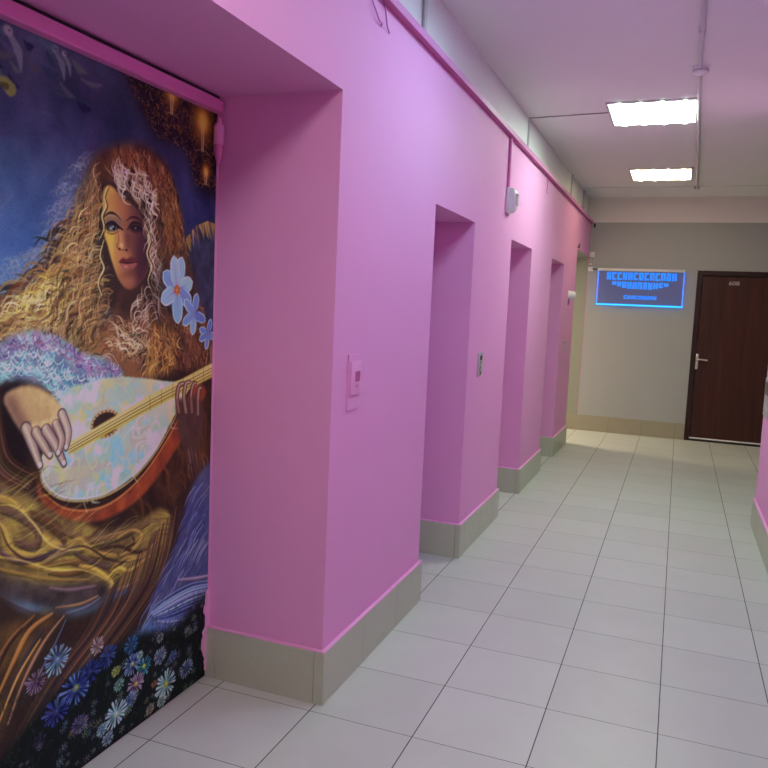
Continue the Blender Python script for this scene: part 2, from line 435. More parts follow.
sd = empty('smoke_detector', (.0, 4.95, ZC))
tag(sd, 'round white smoke detector on the ceiling conduit, nearer than both lights', 'smoke detector')
obj('base', lathe(B(), [(.052, 0), (.052, .010), (.047, .014)], (0, 4.95, ZC), (0, 0, -1), 40), M_plastic, sd, True)
obj('sensor_cap', lathe(B(), [(.040, .014), (.044, .020), (.042, .034), (.032, .045), (.012, .049)], (0, 4.95, ZC), (0, 0, -1), 40), M_plastic, sd, True)
obj('sensor_ring', lathe(B(), [(.0435, .024), (.0452, .025), (.0452, .031), (.0435, .032)], (0, 4.95, ZC), (0, 0, -1), 40), M_greyplastic, sd, True)

def cable(name, pts, r, m, label, cat='cable', sm=8):
    o = obj(name, tube(B(), pts, r, 8, sm), m, None, True); return tag(o, label, cat)
M_cable = mat('grey_cable_sheath', (0.30, 0.28, 0.30), .5, .4)
M_cablelight = mat('light_cable_duct', (0.55, 0.57, 0.58), .5, .4)
cable('ceiling_cable', [(XU + .012, 5.94, ZC - .006), (-1.0, 5.925, ZC - .006), (-.8, 5.905, ZC - .007), (xl0 - .002, 5.89, ZC - .006)], .004, M_cable,
      'thin grey cable crossing the ceiling from left wall to the nearer light')
bm = B(); bx(bm, XU, XU + .014, 5.93, 5.955, ZP + .045, ZC - .001, .003)
tag(obj('cable_duct', bm, M_cablelight), 'slim pale duct on white wall strip, joined to the thin ceiling cable', 'cable duct')
bm = B(); bx(bm, XU, XU + .012, 8.40, 8.42, ZP + .045, ZC - .001, .003)
tag(obj('cable_duct', bm, M_cablelight), 'slim pale duct on white wall strip, the middle one of the far three', 'cable duct')
bm = B(); bx(bm, XU, XU + .018, 9.44, 9.49, ZP + .02, ZC - .001, .003)
tag(obj('cable_duct', bm, M_cablelight), 'pale duct on white wall strip closest to the end wall', 'cable duct')
bm = B(); bx(bm, XU, XU + .014, 3.395, 3.43, ZP + .045, ZC - .001, .003)
dd = tag(obj('cable_duct', bm, M_cablelight), 'pale duct on white wall strip at the upper edge of the picture', 'cable duct')
obj('cable', tube(B(), [(XU + .006, 3.38, ZP + .045), (XU + .006, 3.385, 2.80), (XU + .006, 3.38, ZC)], .004, 8), M_cable, dd, True)

# pink trunking along the top of the pink wall
tr = B()
bx(tr, XW, XW + .032, YB, YE - .001, 2.641, 2.672, .002)
trunk = obj('cable_trunking', tr, M_trunkshade)
tag(trunk, 'long pink cable trunking along the top of the pink wall', 'cable trunking')
obj('trunking_lid', bx(B(), XW + .031, XW + .034, YB, YE - .001, 2.640, 2.673, .001, 1), M_pinklid, trunk)

# sounder and its pink conduit
drop = obj('wall_conduit', tube(B(), [(XW + .010, 5.14, 2.634), (XW + .010, 5.142, 2.5), (XW + .010, 5.145, 2.315)], .0105, 12), M_pinktrim, None, True)
tag(drop, 'short pink conduit dropping from trunking to the white wall sounder', 'conduit')
so = empty('alarm_sounder', (XW, 5.20, 2.15)); tag(so, 'white oval alarm sounder with ribbed grille high on the pink wall', 'alarm')
obj('back_plate', bx(B(), XW, XW + .012, 5.136, 5.262, 2.150, 2.322, .005), M_plastic, so, True)
hs = B()
# rounded housing: stacked superellipse rings growing off the wall
def housing(bm, x0, prof, yc, zc, hy_, hz_, n=36, ex=3.2):
    rings = []
    for d, s in prof:
        R_ = []
        for k in range(n):
            a = 2 * math.pi * k / n; c, s_ = math.cos(a), math.sin(a)
            R_.append(bm.verts.new((x0 + d, yc + hy_ * s * math.copysign(abs(c) ** (2/ex), c), zc + hz_ * (s * .9 + .1 * min(1, s*1.4)) * math.copysign(abs(s_) ** (2/ex), s_))))
        rings.append(R_)
    for A, D in zip(rings, rings[1:]):
        for k in range(n): bm.faces.new((A[k], A[(k+1) % n], D[(k+1) % n], D[k]))
    bm.faces.new(rings[0][::-1]); bm.faces.new(rings[-1]); bmesh.ops.recalc_face_normals(bm, faces=bm.faces)
    return bm
housing(hs, XW + .010, [(0, 1), (.020, 1), (.036, .92), (.048, .74), (.055, .5), (.058, .2)], 5.199, 2.236, .060, .082)
obj('housing', hs, M_plastic, so, True)
for k in range(6):
    z = 2.205 + k * .013
    obj('grille_bar', bx(B(), XW + .058, XW + .0715, 5.160, 5.226, z, z + .0045, .001, 1), M_greyplastic, so)

# loose wire stubs on the pink wall
M_wire = mat('mauve_painted_wire', (0.34, 0.13, 0.36), .5, .4)
cable('loose_wire', [(XW + .006, 2.69, 2.65), (XW + .008, 2.695, 2.603), (XW + .014, 2.722, 2.571), (XW + .012, 2.76, 2.552), (XW + .008, 2.795, 2.556), (XW + .004, 2.797, 2.545)], .0028, M_wire,
      'thin mauve wire hooking down the pink wall, left of two at top edge')
cable('loose_wire', [(XW + .006, 2.80, 2.65), (XW + .008, 2.825, 2.615), (XW + .014, 2.82, 2.59), (XW + .012, 2.84, 2.562), (XW + .006, 2.882, 2.548)], .0028, M_wire,
      'thin mauve wire curling down the pink wall, right of two at top edge')
cable('loose_wire', [(XW + .008, 6.672, 2.636), (XW + .010, 6.675, 2.56), (XW + .010, 6.664, 2.505)], .006, M_pinktrim,
      'short pink cable stub hanging below the trunking beyond the sounder')
cable('loose_wire', [(XW + .010, 8.90, 2.235), (XW + .020, 8.92, 2.27), (XW + .02, 8.97, 2.29), (XW + .012, 9.0, 2.24)], .006, M_wire,
      'small curled cable at the upper corner of the far passage opening')

# painted-over control box on the first pier
pb = empty('control_box', (XW, 2.67, 1.09)); tag(pb, 'pink painted-over control box on back plate beside the mural niche', 'control box')
obj('back_plate', bx(B(), XW, XW + .006, 2.612, 2.727, 1.092, 1.305, .002), M_pink, pb)
cv = obj('cover', bx(B(), XW + .006, XW + .013, 2.626, 2.722, 1.150, 1.279, .002), M_pink, pb, True)
wn = B(); bx(wn, XW + .0125, XW + .0145, 2.664, 2.706, 1.200, 1.240, .001, 1)
obj('display_window', wn, mat('dark_pink_window', (.50, .08, .28), .35), cv)
bu = B(); bx(bu, XW + .0125, XW + .0150, 2.672, 2.696, 1.178, 1.190, .001, 1)
obj('button', bu, M_pinktrim, cv)

# steel call panel beyond the second niche
def call_panel(y0, y1, z0, z1, label, small=False):
    e = empty('call_panel', (XW, (y0 + y1) / 2, z0)); tag(e, label, 'call panel')
    obj('face_plate', bx(B(), XW, XW + .007, y0, y1, z0, z1, .002), M_steel, e, True)
    yc = (y0 + y1) / 2; h = z1 - z0
    obj('display', bx(B(), XW + .0065, XW + .0085, yc - .026, yc + .026, z0 + h * .68, z0 + h * .88, .001, 1), M_black, e)
    for f in (.5, .30):
        r = obj('button', lathe(B(), [(.016, 0), (.016, .004), (.012, .006)], (XW + .0065, yc, z0 + h * f), (1, 0, 0), 24), M_chrome, e, True)
        obj('button_ring', lathe(B(), [(.021, 0), (.021, .002), (.019, .003)], (XW + .006, yc, z0 + h * f), (1, 0, 0), 24), M_black, r, True)
    for zz in (z0 + .010, z1 - .010): obj('screw', cyl(B(), (XW + .006, yc, zz), (1, 0, 0), .0035, .003, .003, 10), M_black, e)
    obj('keyhole', bx(B(), XW + .006, XW + .0085, yc - .012, yc + .012, z0 + h * .10, z0 + h * .16, .001, 1), M_black, e)
    return e
call_panel(4.605, 4.720, 1.080, 1.228, 'steel call panel with round buttons on pink wall before the second doorway niche')
call_panel(8.32, 8.42, 1.100, 1.215, 'small steel call panel on the pink wall below the white round fixture')

# white round fixture near the passage
wf = empty('wall_horn', (XW, 8.46, 1.69)); tag(wf, 'white round dome fixture on pink wall near the far passage opening', 'wall fixture')
obj('base', lathe(B(), [(.052, 0), (.052, .012), (.046, .018)], (XW, 8.47, 1.692), (1, 0, 0), 32), M_plastic, wf, True)
obj('dome', lathe(B(), [(.046, .018), (.047, .045), (.040, .066), (.024, .078), (.006, .081)], (XW, 8.47, 1.692), (1, 0, 0), 32), M_plastic, wf, True)
obj('cord', tube(B(), [(XW + .012, 8.43, 1.655), (XW + .014, 8.425, 1.62), (XW + .008, 8.42, 1.585)], .006, 8), M_wire, wf, True)

# small boxes in the far corner feeding the sign
tb = empty('junction_box', (-1.112, YE, 2.235)); tag(tb, 'small white junction box in the far corner, topmost of the corner boxes', 'junction box')
obj('lid', bx(B(), -1.135, -1.078, YE - .034, YE - .028, 2.225, 2.283, .004), M_plastic, tb, True)
obj('body', bx(B(), -1.138, -1.075, YE - .029, YE, 2.222, 2.286, .003), M_plastic, tb, True)
ts = empty('cable_socket', (-1.12, YE, 2.12)); tag(ts, 'narrow white double connector between the two corner junction boxes', 'connector')
bm = B(); bx(bm, -1.138, -1.098, YE - .020, YE, 2.160, 2.205, .004); obj('connector', bm, M_greyplastic, ts, True)
bm = B(); bx(bm, -1.136, -1.100, YE - .020, YE, 2.118, 2.150, .004); obj('plug', bm, M_plastic, ts, True)
bm = B(); tube(bm, [(-1.133, YE - .006, 2.225), (-1.134, YE - .006, 2.12), (-1.133, YE - .006, 2.085)], .005, 8); obj('wire', bm, M_black, ts, True)
tb = empty('junction_box', (-1.112, YE, 2.03)); tag(tb, 'small white junction box level with the blue sign rail, lowest in the corner', 'junction box')
obj('lid', bx(B(), -1.140, -1.082, YE - .034, YE - .028, 2.045, 2.098, .004), M_plastic, tb, True)
obj('body', bx(B(), -1.143, -1.079, YE - .029, YE, 2.042, 2.101, .003), M_plastic, tb, True)
tag(obj('cable_tip', lathe(B(), [(.010, 0), (.012, .02), (.012, .04), (.004, .05)], (-1.10, YE - .012, 2.64), (0, 0, -1), 16), M_black, None, True),
    'small black device in the far corner right under the cream band', 'sensor')

# ------------------------------------------------------------------ blue edge-lit sign
sg = empty('led_sign', (-.505, YE - .03, 1.62)); tag(sg, 'blue edge-lit hanging acrylic sign under white rail on grey wall', 'sign')
YS = YE - .045
obj('rail', bx(B(), -1.020, .010, YS - .012, YS + .012, 2.052, 2.084, .003), mat('white_rail', (.80, .78, .74), .4), sg, True)
obj('bracket', bx(B(), -1.085, -1.018, YS - .006, YS + .006, 2.062, 2.076, .002), M_black, sg)
for x in (-.85, -.15): obj('wall_bracket', bx(B(), x - .012, x + .012, YS + .008, YE, 2.058, 2.080, .002), M_steel, sg)
def acrylic():
    m = bpy.data.materials.new('blue_tinted_acrylic'); m.use_nodes = True
    N = m.node_tree.nodes; L = m.node_tree.links; b = N['Principled BSDF']
    b.inputs['Base Color'].default_value = (.20, .22, .36, 1); b.inputs['Roughness'].default_value = .25
    b.inputs['Alpha'].default_value = .5
    b.inputs['Emission Color'].default_value = (.05, .12, .75, 1); b.inputs['Emission Strength'].default_value = .11
    return m
pn = obj('acrylic_panel', bx(B(), -1.008, .004, YS - .004, YS + .004, 1.640, 2.052), acrylic(), sg)
E1 = emis('blue_edge_light', (.05, .18, 1.0), 1.7, (.05, .1, .3)); E2 = emis('cyan_edge_light', (.0, .36, 1.0), 2.2, (.05, .1, .3))
for x in (-1.014, -.002): obj('side_edge', bx(B(), x, x + .012, YS - .006, YS + .006, 1.64, 2.052), E1, pn)
obj('bottom_edge', bx(B(), -1.014, .010, YS - .006, YS + .006, 1.624, 1.642), E2, pn)
E3 = emis('blue_lettering', (.0, .23, 1.0), 1.0, (.03, .08, .3))
def letter_row(x0, x1, zc0, zc1, h, n, seed, slant=0.0):
    """a row of blurred, unreadable letter shapes: stems, bars and bowls"""
    rnd = random.Random(seed); w = (x1 - x0) / n; sw = min(w * .36, h * .30)
    for k in range(n):
        bm = B(); a = x0 + k * w; b = a + w * .84; t = k / max(1, n - 1); z0 = zc0 + (zc1 - zc0) * t - h / 2; z1 = z0 + h
        hh = h * (1 - slant * .5 * max(0, abs(t - .5) * 2 - .5) / .5)
        z0 = z1 - hh; kind = rnd.randrange(5); y0, y1 = YS - .0055, YS - .0038
        bx(bm, a, a + sw, y0, y1, z0, z1)
        if kind != 4: bx(bm, b - sw, b, y0, y1, z0, z1)
        if kind in (0, 3, 4): bx(bm, a + sw, b - (sw if kind != 4 else 0), y0, y1, z1 - sw, z1)
        if kind in (3, 4): bx(bm, a + sw, b - (sw if kind != 4 else 0), y0, y1, z0, z0 + sw)
        if kind == 1: bx(bm, a + sw, b - sw, y0, y1, (z0 + z1) / 2 - sw / 2, (z0 + z1) / 2 + sw / 2)
        if kind == 2: prism(bm, [(a + sw, z0), (a + sw, z0 + sw * 1.3), (b - sw, z1), (b - sw, z1 - sw * 1.3)], y0, y1, 'y')
        obj('letter', bm, E3, pn)
letter_row(-.905, -.070, 1.990, 1.990, .094, 13, 3)
letter_row(-.835, -.160, 1.880, 1.872, .086, 11, 8, 1.0)
letter_row(-.685, -.290, 1.732, 1.728, .046, 9, 5)

# ------------------------------------------------------------------ panel on the right wall
rp = empty('intercom_panel', (XR, 5.98, .80)); tag(rp, 'grey metal call panel with dark display on the right-hand pink wall', 'intercom')
obj('housing', bx(B(), XR - .010, XR, 5.70, 6.085, .83, 1.10, .004), M_greyplastic, rp, True)
obj('display', bx(B(), XR - .012, XR - .009, 5.78, 6.05, .985, 1.075, .002), M_black, rp)
obj('button_row', bx(B(), XR - .013, XR - .009, 5.78, 6.05, .875, .915, .003), M_steel, rp)

# ------------------------------------------------------------------ the painted mural on the door of the first niche
# a generic fantasy picture (long-haired lute player, night sky, meadow flowers), painted stroke by stroke
# on the wall plane in millimetres: y along the wall, z up
MY0, MY1, MZ0, MZ1 = 934.0, 2479.0, 4.0, 2168.0
STEP = 2.3
NW = int((MY1 - MY0) / STEP); NH = int((MZ1 - MZ0) / STEP)
gy, gz = np.meshgrid(np.linspace(MY0, MY1, NW), np.linspace(MZ0, MZ1, NH))
CV = np.zeros((NH, NW, 3)); rng = np.random.RandomState(11)

def vnoise(scale, octv=4, seed=0, ax=1.0, az=1.0):
    r = np.random.RandomState(seed); out = np.zeros((NH, NW)); amp = 1; tot = 0
    for o in range(octv):
        sc = scale / 2 ** o
        w = int((MY1 - MY0) / (sc * ax)) + 3; h = int((MZ1 - MZ0) / (sc * az)) + 3; g = r.rand(h, w)
        fx = (gy - MY0) / (sc * ax); fz = (gz - MZ0) / (sc * az); ix = fx.astype(int); iz = fz.astype(int)
        tx = fx - ix; tz = fz - iz; tx = tx * tx * (3 - 2 * tx); tz = tz * tz * (3 - 2 * tz)
        v = (g[iz, ix] * (1 - tx) + g[iz, ix+1] * tx) * (1 - tz) + (g[iz+1, ix] * (1 - tx) + g[iz+1, ix+1] * tx) * tz
        out += v * amp; tot += amp; amp *= .55
    return out / tot
def mixin(mask, col, sl=None):
    c = np.asarray(col, float)
    if sl is None: CV[:] = CV * (1 - mask[..., None]) + c * mask[..., None]
    else: CV[sl] = CV[sl] * (1 - mask[..., None]) + c * mask[..., None]
def blur(a, n):
    for _ in range(2):
        for axis in (0, 1):
            k = n; p = np.pad(a, [(k, k) if i == axis else (0, 0) for i in (0, 1)], mode='edge')
            cs = np.cumsum(p, axis=axis); z = np.zeros_like(np.take(cs, [0], axis=axis)); cs = np.concatenate([z, cs], axis=axis)
            m = 2 * k + 1; L = a.shape[axis]
            a = (np.take(cs, range(m, m + L), axis=axis) - np.take(cs, range(0, L), axis=axis)) / m
    return a
def smooth(P, n=6, closed=False):
    P = [np.array(p, float) for p in P]; Q = []; N = len(P)
    for i in range(N if closed else N - 1):
        a, b, c, d = (P[(i-1) % N], P[i], P[(i+1) % N], P[(i+2) % N]) if closed else (P[max(i-1, 0)], P[i], P[i+1], P[min(i+2, N-1)])
        for k in range(n):
            t = k / n; Q.append(.5 * (2*b + (c-a)*t + (2*a-5*b+4*c-d)*t*t + (3*b-a-3*c+d)*t**3))
    if not closed: Q.append(P[-1])
    return Q
def mask_poly(P, soft=2, curve=True):
    P = smooth(P, 5, True) if curve else P
    P = np.array(P); m = np.zeros((NH, NW), bool); n = len(P)
    for i in range(n):
        (x0, z0), (x1, z1) = P[i], P[(i+1) % n]
        if z0 == z1: continue
        c = ((gz >= min(z0, z1)) & (gz < max(z0, z1)))
        m ^= c & (gy < x0 + (gz - z0) * (x1 - x0) / (z1 - z0))
    m = m.astype(float)
    return blur(m, soft) if soft else m
def fill(P, col, soft=2, a=1.0, curve=True, tex=0, seed=1, scale=60, col2=None):
    m = mask_poly(P, soft, curve) * a
    if tex:
        n = vnoise(scale, 5, seed); n = np.clip((n - .5) * tex + .5, 0, 1)[..., None]
        c = np.array(col, float) * (1 - n) + np.array(col2 if col2 else [v * .5 for v in col], float) * n
        CV[:] = CV * (1 - m[..., None]) + c * m[..., None]
    else: mixin(m, col)
    return m
def stroke(P, w0, w1, col, a=1.0, soft=1.0, curve=True, wm=None):
    """a tapering brush stroke; widths in mm at the start, the end and (wm) the middle"""
    Q = np.array(smooth(P, 5) if curve and len(P) > 2 else [np.array(p, float) for p in P])
    n = len(Q); t = np.linspace(0, 1, n)
    W_ = w0 + (w1 - w0) * t if wm is None else np.where(t < .5, w0 + (wm - w0) * t * 2, wm + (w1 - wm) * (t * 2 - 1))
    pad = W_.max() + 6
    i0 = max(0, int((Q[:, 1].min() - pad - MZ0) / STEP)); i1 = min(NH, int((Q[:, 1].max() + pad - MZ0) / STEP) + 2)
    j0 = max(0, int((Q[:, 0].min() - pad - MY0) / STEP)); j1 = min(NW, int((Q[:, 0].max() + pad - MY0) / STEP) + 2)
    if i1 <= i0 or j1 <= j0: return
    X = gy[i0:i1, j0:j1]; Z = gz[i0:i1, j0:j1]; best = np.full(X.shape, -1e9)
    for k in range(n - 1):
        p = Q[k]; d = Q[k+1] - p; L2 = d @ d + 1e-9
        s = np.clip(((X - p[0]) * d[0] + (Z - p[1]) * d[1]) / L2, 0, 1)
        r = np.hypot(X - p[0] - s * d[0], Z - p[1] - s * d[1])
        best = np.maximum(best, (W_[k] + (W_[k+1] - W_[k]) * s) / 2 - r)
    m = np.clip(best / (soft * STEP) + .5, 0, 1) * a
    mixin(m, col, (slice(i0, i1), slice(j0, j1)))
def blob(c, rx, rz, col, a=1.0, soft=.5):
    i0 = max(0, int((c[1] - rz * 1.6 - MZ0) / STEP)); i1 = min(NH, int((c[1] + rz * 1.6 - MZ0) / STEP) + 2)
    j0 = max(0, int((c[0] - rx * 1.6 - MY0) / STEP)); j1 = min(NW, int((c[0] + rx * 1.6 - MY0) / STEP) + 2)
    if i1 <= i0 or j1 <= j0: return
    r = np.hypot((gy[i0:i1, j0:j1] - c[0]) / rx, (gz[i0:i1, j0:j1] - c[1]) / rz)
    mixin(np.clip((1 + soft * .5 - r) / max(soft, .02), 0, 1) * a, col, (slice(i0, i1), slice(j0, j1)))
def jit(col, v): return [min(255, max(0, c + q)) for c, q in zip(col, rng.normal(0, v) + rng.normal(0, v * .4, 3))]
def inside(poly):
    P = np.array(poly, float)
    def f(x, z):
        c = False; n = len(P)
        for i in range(n):
            (x0, z0), (x1, z1) = P[i], P[(i+1) % n]
            if (z0 > z) != (z1 > z) and x < x0 + (z - z0) * (x1 - x0) / (z1 - z0): c = not c
        return c
    return f
def waves(poly, n, flow, L, w, cols, a=.8, amp=7, wl=38, jv=14):
    """wavy locks inside a polygon; flow(x,z) gives a direction"""
    P = np.array(poly, float); ins = inside(poly); k = 0
    while k < n:
        x = rng.uniform(P[:, 0].min(), P[:, 0].max()); z = rng.uniform(P[:, 1].min(), P[:, 1].max())
        if not ins(x, z): continue
        k += 1; pts = []; ph = rng.uniform(0, 6.28); l = L * rng.uniform(.5, 1.3); am = amp * rng.uniform(.4, 1.4); wv = wl * rng.uniform(.7, 1.4)
        s = 0
        while s < l:
            d = np.array(flow(x, z), float); d /= np.linalg.norm(d) + 1e-9; nn = np.array([-d[1], d[0]])
            q = math.sin(s / wv * 6.28 + ph) * am; e_ = math.cos(s / wv * 6.28 + ph) * am * .55; pts.append((x + nn[0] * q + d[0] * e_, z + nn[1] * q + d[1] * e_)); x += d[0] * wv / 7; z += d[1] * wv / 7; s += wv / 7
        if len(pts) > 2: stroke(pts, w * .2, w * .2, jit(cols[rng.randint(len(cols))], jv), a * rng.uniform(.5, 1), 1.0, False, w * rng.uniform(.5, 1.5))

# --- sky
tz = np.clip((gz - 1150) / 1020, 0, 1); ty = np.clip((gy - 1250) / 1230, 0, 1)
def lerp(a, b, t): return np.array(a, float) * (1 - t[..., None]) + np.array(b, float) * t[..., None]
low = lerp((118, 160, 196), (44, 54, 122), ty); mid = lerp((78, 92, 142), (36, 36, 98), ty); top = lerp((64, 66, 92), (44, 42, 72), ty)
t1 = np.clip(tz / .45, 0, 1); t2 = np.clip((tz - .45) / .45, 0, 1)
CV[:] = (low * (1 - t1[..., None]) + mid * t1[..., None]) * (1 - t2[..., None]) + top * t2[..., None]
n1 = vnoise(170, 5, 3); n2 = vnoise(90, 5, 5)
CV += (n1 - .5)[..., None] * np.array([54, 40, 46])
m = np.clip((n2 - .52) * 5, 0, 1) * np.clip((gz - 1500) / 300, 0, 1) * .45; mixin(m, (78, 58, 98))
m = np.clip((vnoise(120, 5, 9) - .5) * 5, 0, 1) * np.clip((1330 - gy) / 250, 0, 1) * np.clip((gz - 1500) / 200, 0, 1) * .6; mixin(m, (104, 78, 112))
for _ in range(16): blob((rng.uniform(1250, 1500), rng.uniform(1350, 1500)), rng.uniform(20, 70), rng.uniform(10, 30), jit((96, 130, 178), 8), .25, 1.3)
for _ in range(220):
    q = (rng.uniform(940, 2480), rng.uniform(1300, 2160)); a = rng.uniform(-.6, .9); l = rng.uniform(20, 90); base = CV[min(NH - 1, int((q[1] - MZ0) / STEP)), min(NW - 1, int((q[0] - MY0) / STEP))]
    stroke([q, (q[0] + l * math.cos(a), q[1] + l * math.sin(a))], 3, 3, base * rng.uniform(.8, 1.28) + rng.normal(0, 5, 3), .4, 4, True, rng.uniform(8, 26))
# pale birds and dark leaves in the upper left
for _ in range(46):
    x = rng.uniform(1000, 1800); z = 2150 - rng.uniform(0, 130) - max(0, (1560 - x)) * .12
    a = rng.uniform(-1.2, .2); l = rng.uniform(30, 90)
    stroke([(x, z), (x + l * .5 * math.cos(a), z + l * .5 * math.sin(a) - 8), (x + l * math.cos(a), z + l * math.sin(a))], 4, 4, jit(((46, 62, 84), (70, 74, 92), (30, 36, 70), (92, 84, 96))[rng.randint(4)], 8), .7, 3, True, rng.uniform(12, 30))
for (q, s) in ([(1532, 2143)], 1.2), ([(1689, 2148)], 1.0), ([(1722, 2145)], .7):
    q = q[0]
    stroke([(q[0], q[1]), (q[0] + 26 * s, q[1] - 30 * s), (q[0] + 34 * s, q[1] - 70 * s)], 12, 3, (112, 106, 118), .8, 3, True, 24 * s)
    stroke([(q[0] - 10, q[1] - 10), (q[0] - 60 * s, q[1] + 16 * s), (q[0] - 100 * s, q[1] - 10 * s)], 8, 2, (70, 82, 104), .7, 3, True, 26 * s)
    blob((q[0], q[1] + 4), 13 * s, 11 * s, (126, 112, 124), .9); blob((q[0] + 4, q[1] + 5), 2.5, 2.5, (20, 20, 30), 1)
stroke([(1488, 2013), (1519, 2019), (1537, 2006)], 10, 40, (120, 116, 66), .9, 2); stroke([(1494, 2009), (1525, 2008)], 6, 18, (72, 70, 40), .9, 2)
# --- foliage with hanging lamps, upper right
leaf = [(1940, 2204), (2090, 2207), (2306, 2202), (2466, 2202), (2478, 1887), (2351, 1892), (2289, 2002), (2146, 2005), (2073, 2053), (2005, 2127)]
fill(leaf, (30, 20, 30), 12, .85)
ins = inside(leaf); k = 0
while k < 1500:
    x = rng.uniform(1800, 2500); z = rng.uniform(1700, 2200)
    if not ins(x, z): continue
    k += 1; a = rng.uniform(0, 6.28); l = rng.uniform(6, 22)
    stroke([(x, z), (x + l * math.cos(a), z + l * math.sin(a))], 4, 1, jit(((52, 28, 34), (104, 58, 40), (22, 14, 26), (66, 36, 52), (134, 84, 48))[rng.randint(5)], 8), .8, 1.2)
for q, s in (([(2206, 2175)][0], .8), ([(2387, 2119)][0], 1.15), ([(2411, 1948)][0], .5)):
    for r_, c_, a_ in ((66, (120, 70, 30), .6), (44, (170, 108, 44), .7), (24, (214, 152, 66), .8)): blob(q, r_ * s, r_ * s * 1.15, c_, a_, 1.1)
    for dx in (-7, 7): stroke([(q[0] + dx, q[1]), (q[0] + dx * .6, q[1] - 90 * s)], 4, 4, (206, 160, 118), .9, 1)
    stroke([(q[0] - 40 * s, q[1] - 96 * s), (q[0], q[1] - 84 * s), (q[0] + 46 * s, q[1] - 98 * s)], 3, 3, (150, 110, 84), .7, 1)
# --- golden wing behind the shoulder, right edge
fill([(2287, 1629), (2297, 1693), (2356, 1748), (2430, 1771), (2509, 1765), (2540, 1314), (2419, 1329), (2354, 1411), (2314, 1518)], (66, 58, 96), 3, 1, True, 1.6, 21, 30, (44, 40, 62))
for k in range(70):
    a = rng.uniform(.15, 1); q = [(2288, 1615), (2297, 1693), (2356, 1745), (2430, 1771), (2523, 1759)]
    i = rng.uniform(0, len(q) - 1.01); j = int(i); f = i - j
    x = q[j][0] * (1 - f) + q[j+1][0] * f; z = q[j][1] * (1 - f) + q[j+1][1] * f
    stroke([(x, z), (x + rng.uniform(2, 26), z - rng.uniform(20, 60))], 9, 2, jit((134, 98, 60), 16), .8, 1.2)
for k in range(90):
    x = rng.uniform(2250, 2480); z = rng.uniform(1150, 1430); stroke([(x, z), (x + 8, z - rng.uniform(14, 50))], 4, 1, jit(((86, 76, 112), (110, 84, 74), (50, 48, 92))[rng.randint(3)], 12), .7, 1)

# --- hair, dark under-layer
hairL = [(1849, 1896), (1800, 1830), (1761, 1739), (1753, 1664), (1678, 1574), (1566, 1508), (1470, 1448), (1457, 1387), (1545, 1364), (1634, 1346), (1762, 1318), (1835, 1339), (1922, 1443), (1939, 1517), (1885, 1624), (1871, 1730), (1883, 1815)]
hairT = [(1857, 1904), (1917, 1939), (1998, 1965), (2095, 1969), (2179, 1934), (2230, 1869), (2266, 1779), (2298, 1658), (2362, 1534), (2417, 1411), (2472, 1316), (2397, 1240), (2162, 1233), (1915, 1249), (1969, 1316), (2025, 1405), (2084, 1477), (2112, 1603), (2079, 1724), (1991, 1770), (1918, 1820), (1866, 1800), (1832, 1835)]
fill(hairL, (104, 78, 58), 9, .95, True, 2.2, 31, 60, (66, 44, 44))
fill(hairT, (112, 68, 46), 6, 1, True, 2.2, 32, 50, (76, 42, 38))
fill([(1849, 1798), (1918, 1832), (2129, 1792), (2145, 1512), (2084, 1438), (1922, 1436), (1868, 1587)], (56, 32, 34), 4, .95)
# wispy lilac halo
for (P_, n_) in (([(1745, 1837), (1848, 1913), (1707, 1609), (1600, 1568), (1663, 1644)], 240), ([(1476, 1463), (1566, 1566), (1707, 1648), (1776, 1786), (1707, 1576), (1566, 1465)], 240)):
    waves(P_, n_, lambda x, z: (-1, .1 + .6 * math.sin(x * .01)), 60, 4.0, [(112, 104, 140), (100, 92, 122), (132, 116, 120)], .4, 7, 30)
# chest and shoulders
fill([(1967, 1500), (2073, 1516), (2105, 1411), (2249, 1348), (2499, 1311), (2548, 1129), (2110, 1169), (1707, 1234), (1746, 1284), (1810, 1340), (1904, 1418), (1949, 1462)], (104, 60, 46), 5, 1, True, 1.4, 41, 90, (126, 78, 58))
fill([(1967, 1506), (2083, 1530), (2084, 1464), (2015, 1418), (1949, 1437)], (58, 32, 34), 6, .9)
fill([(1835, 1333), (1922, 1380), (2026, 1385), (1960, 1316), (1853, 1284)], (138, 88, 66), 8, .7)
# face
face = [(1883, 1803), (1913, 1819), (1963, 1794), (2029, 1766), (2085, 1699), (2102, 1622), (2082, 1562), (2033, 1521), (1995, 1510), (1957, 1531), (1925, 1584), (1902, 1637), (1884, 1678), (1879, 1749)]
fill(face, (140, 82, 62), 1)
fm = mask_poly(face, 1)
gx = np.clip((gy - [(1911, 1656)][0][0]) / ([(2101, 1674)][0][0] - [(1911, 1656)][0][0]), 0, 1)
mixin(fm * np.clip((gx - .22) * 1.7, 0, .92), (78, 36, 50)); mixin(fm * np.clip((.22 - gx) * 5, 0, .85), (186, 136, 70))
def soft(P, c, a, s): mixin(mask_poly(P, s) * fm * a, c)
soft([(1892, 1792), (1936, 1805), (1982, 1769), (1973, 1730), (1901, 1734)], (158, 92, 66), .7, 8)
soft([(1929, 1634), (1984, 1645), (2013, 1597), (1975, 1550), (1929, 1585)], (170, 104, 74), .7, 7)
soft([(2041, 1669), (2100, 1687), (2102, 1603), (2053, 1541), (2032, 1598)], (66, 30, 50), .7, 8)
soft([(1946, 1690), (1969, 1693), (1979, 1644), (1951, 1636)], (176, 112, 84), .8, 4)
soft([(1974, 1687), (2002, 1678), (2003, 1640), (1984, 1632)], (92, 44, 50), .7, 5)
soft([(1884, 1732), (1946, 1739), (1955, 1704), (1893, 1691)], (150, 110, 104), .6, 4)
stroke([(1884, 1723), (1905, 1737), (1932, 1738), (1959, 1723)], 3, 2, (44, 20, 26), .9, 1.2, True, 9)            # brow
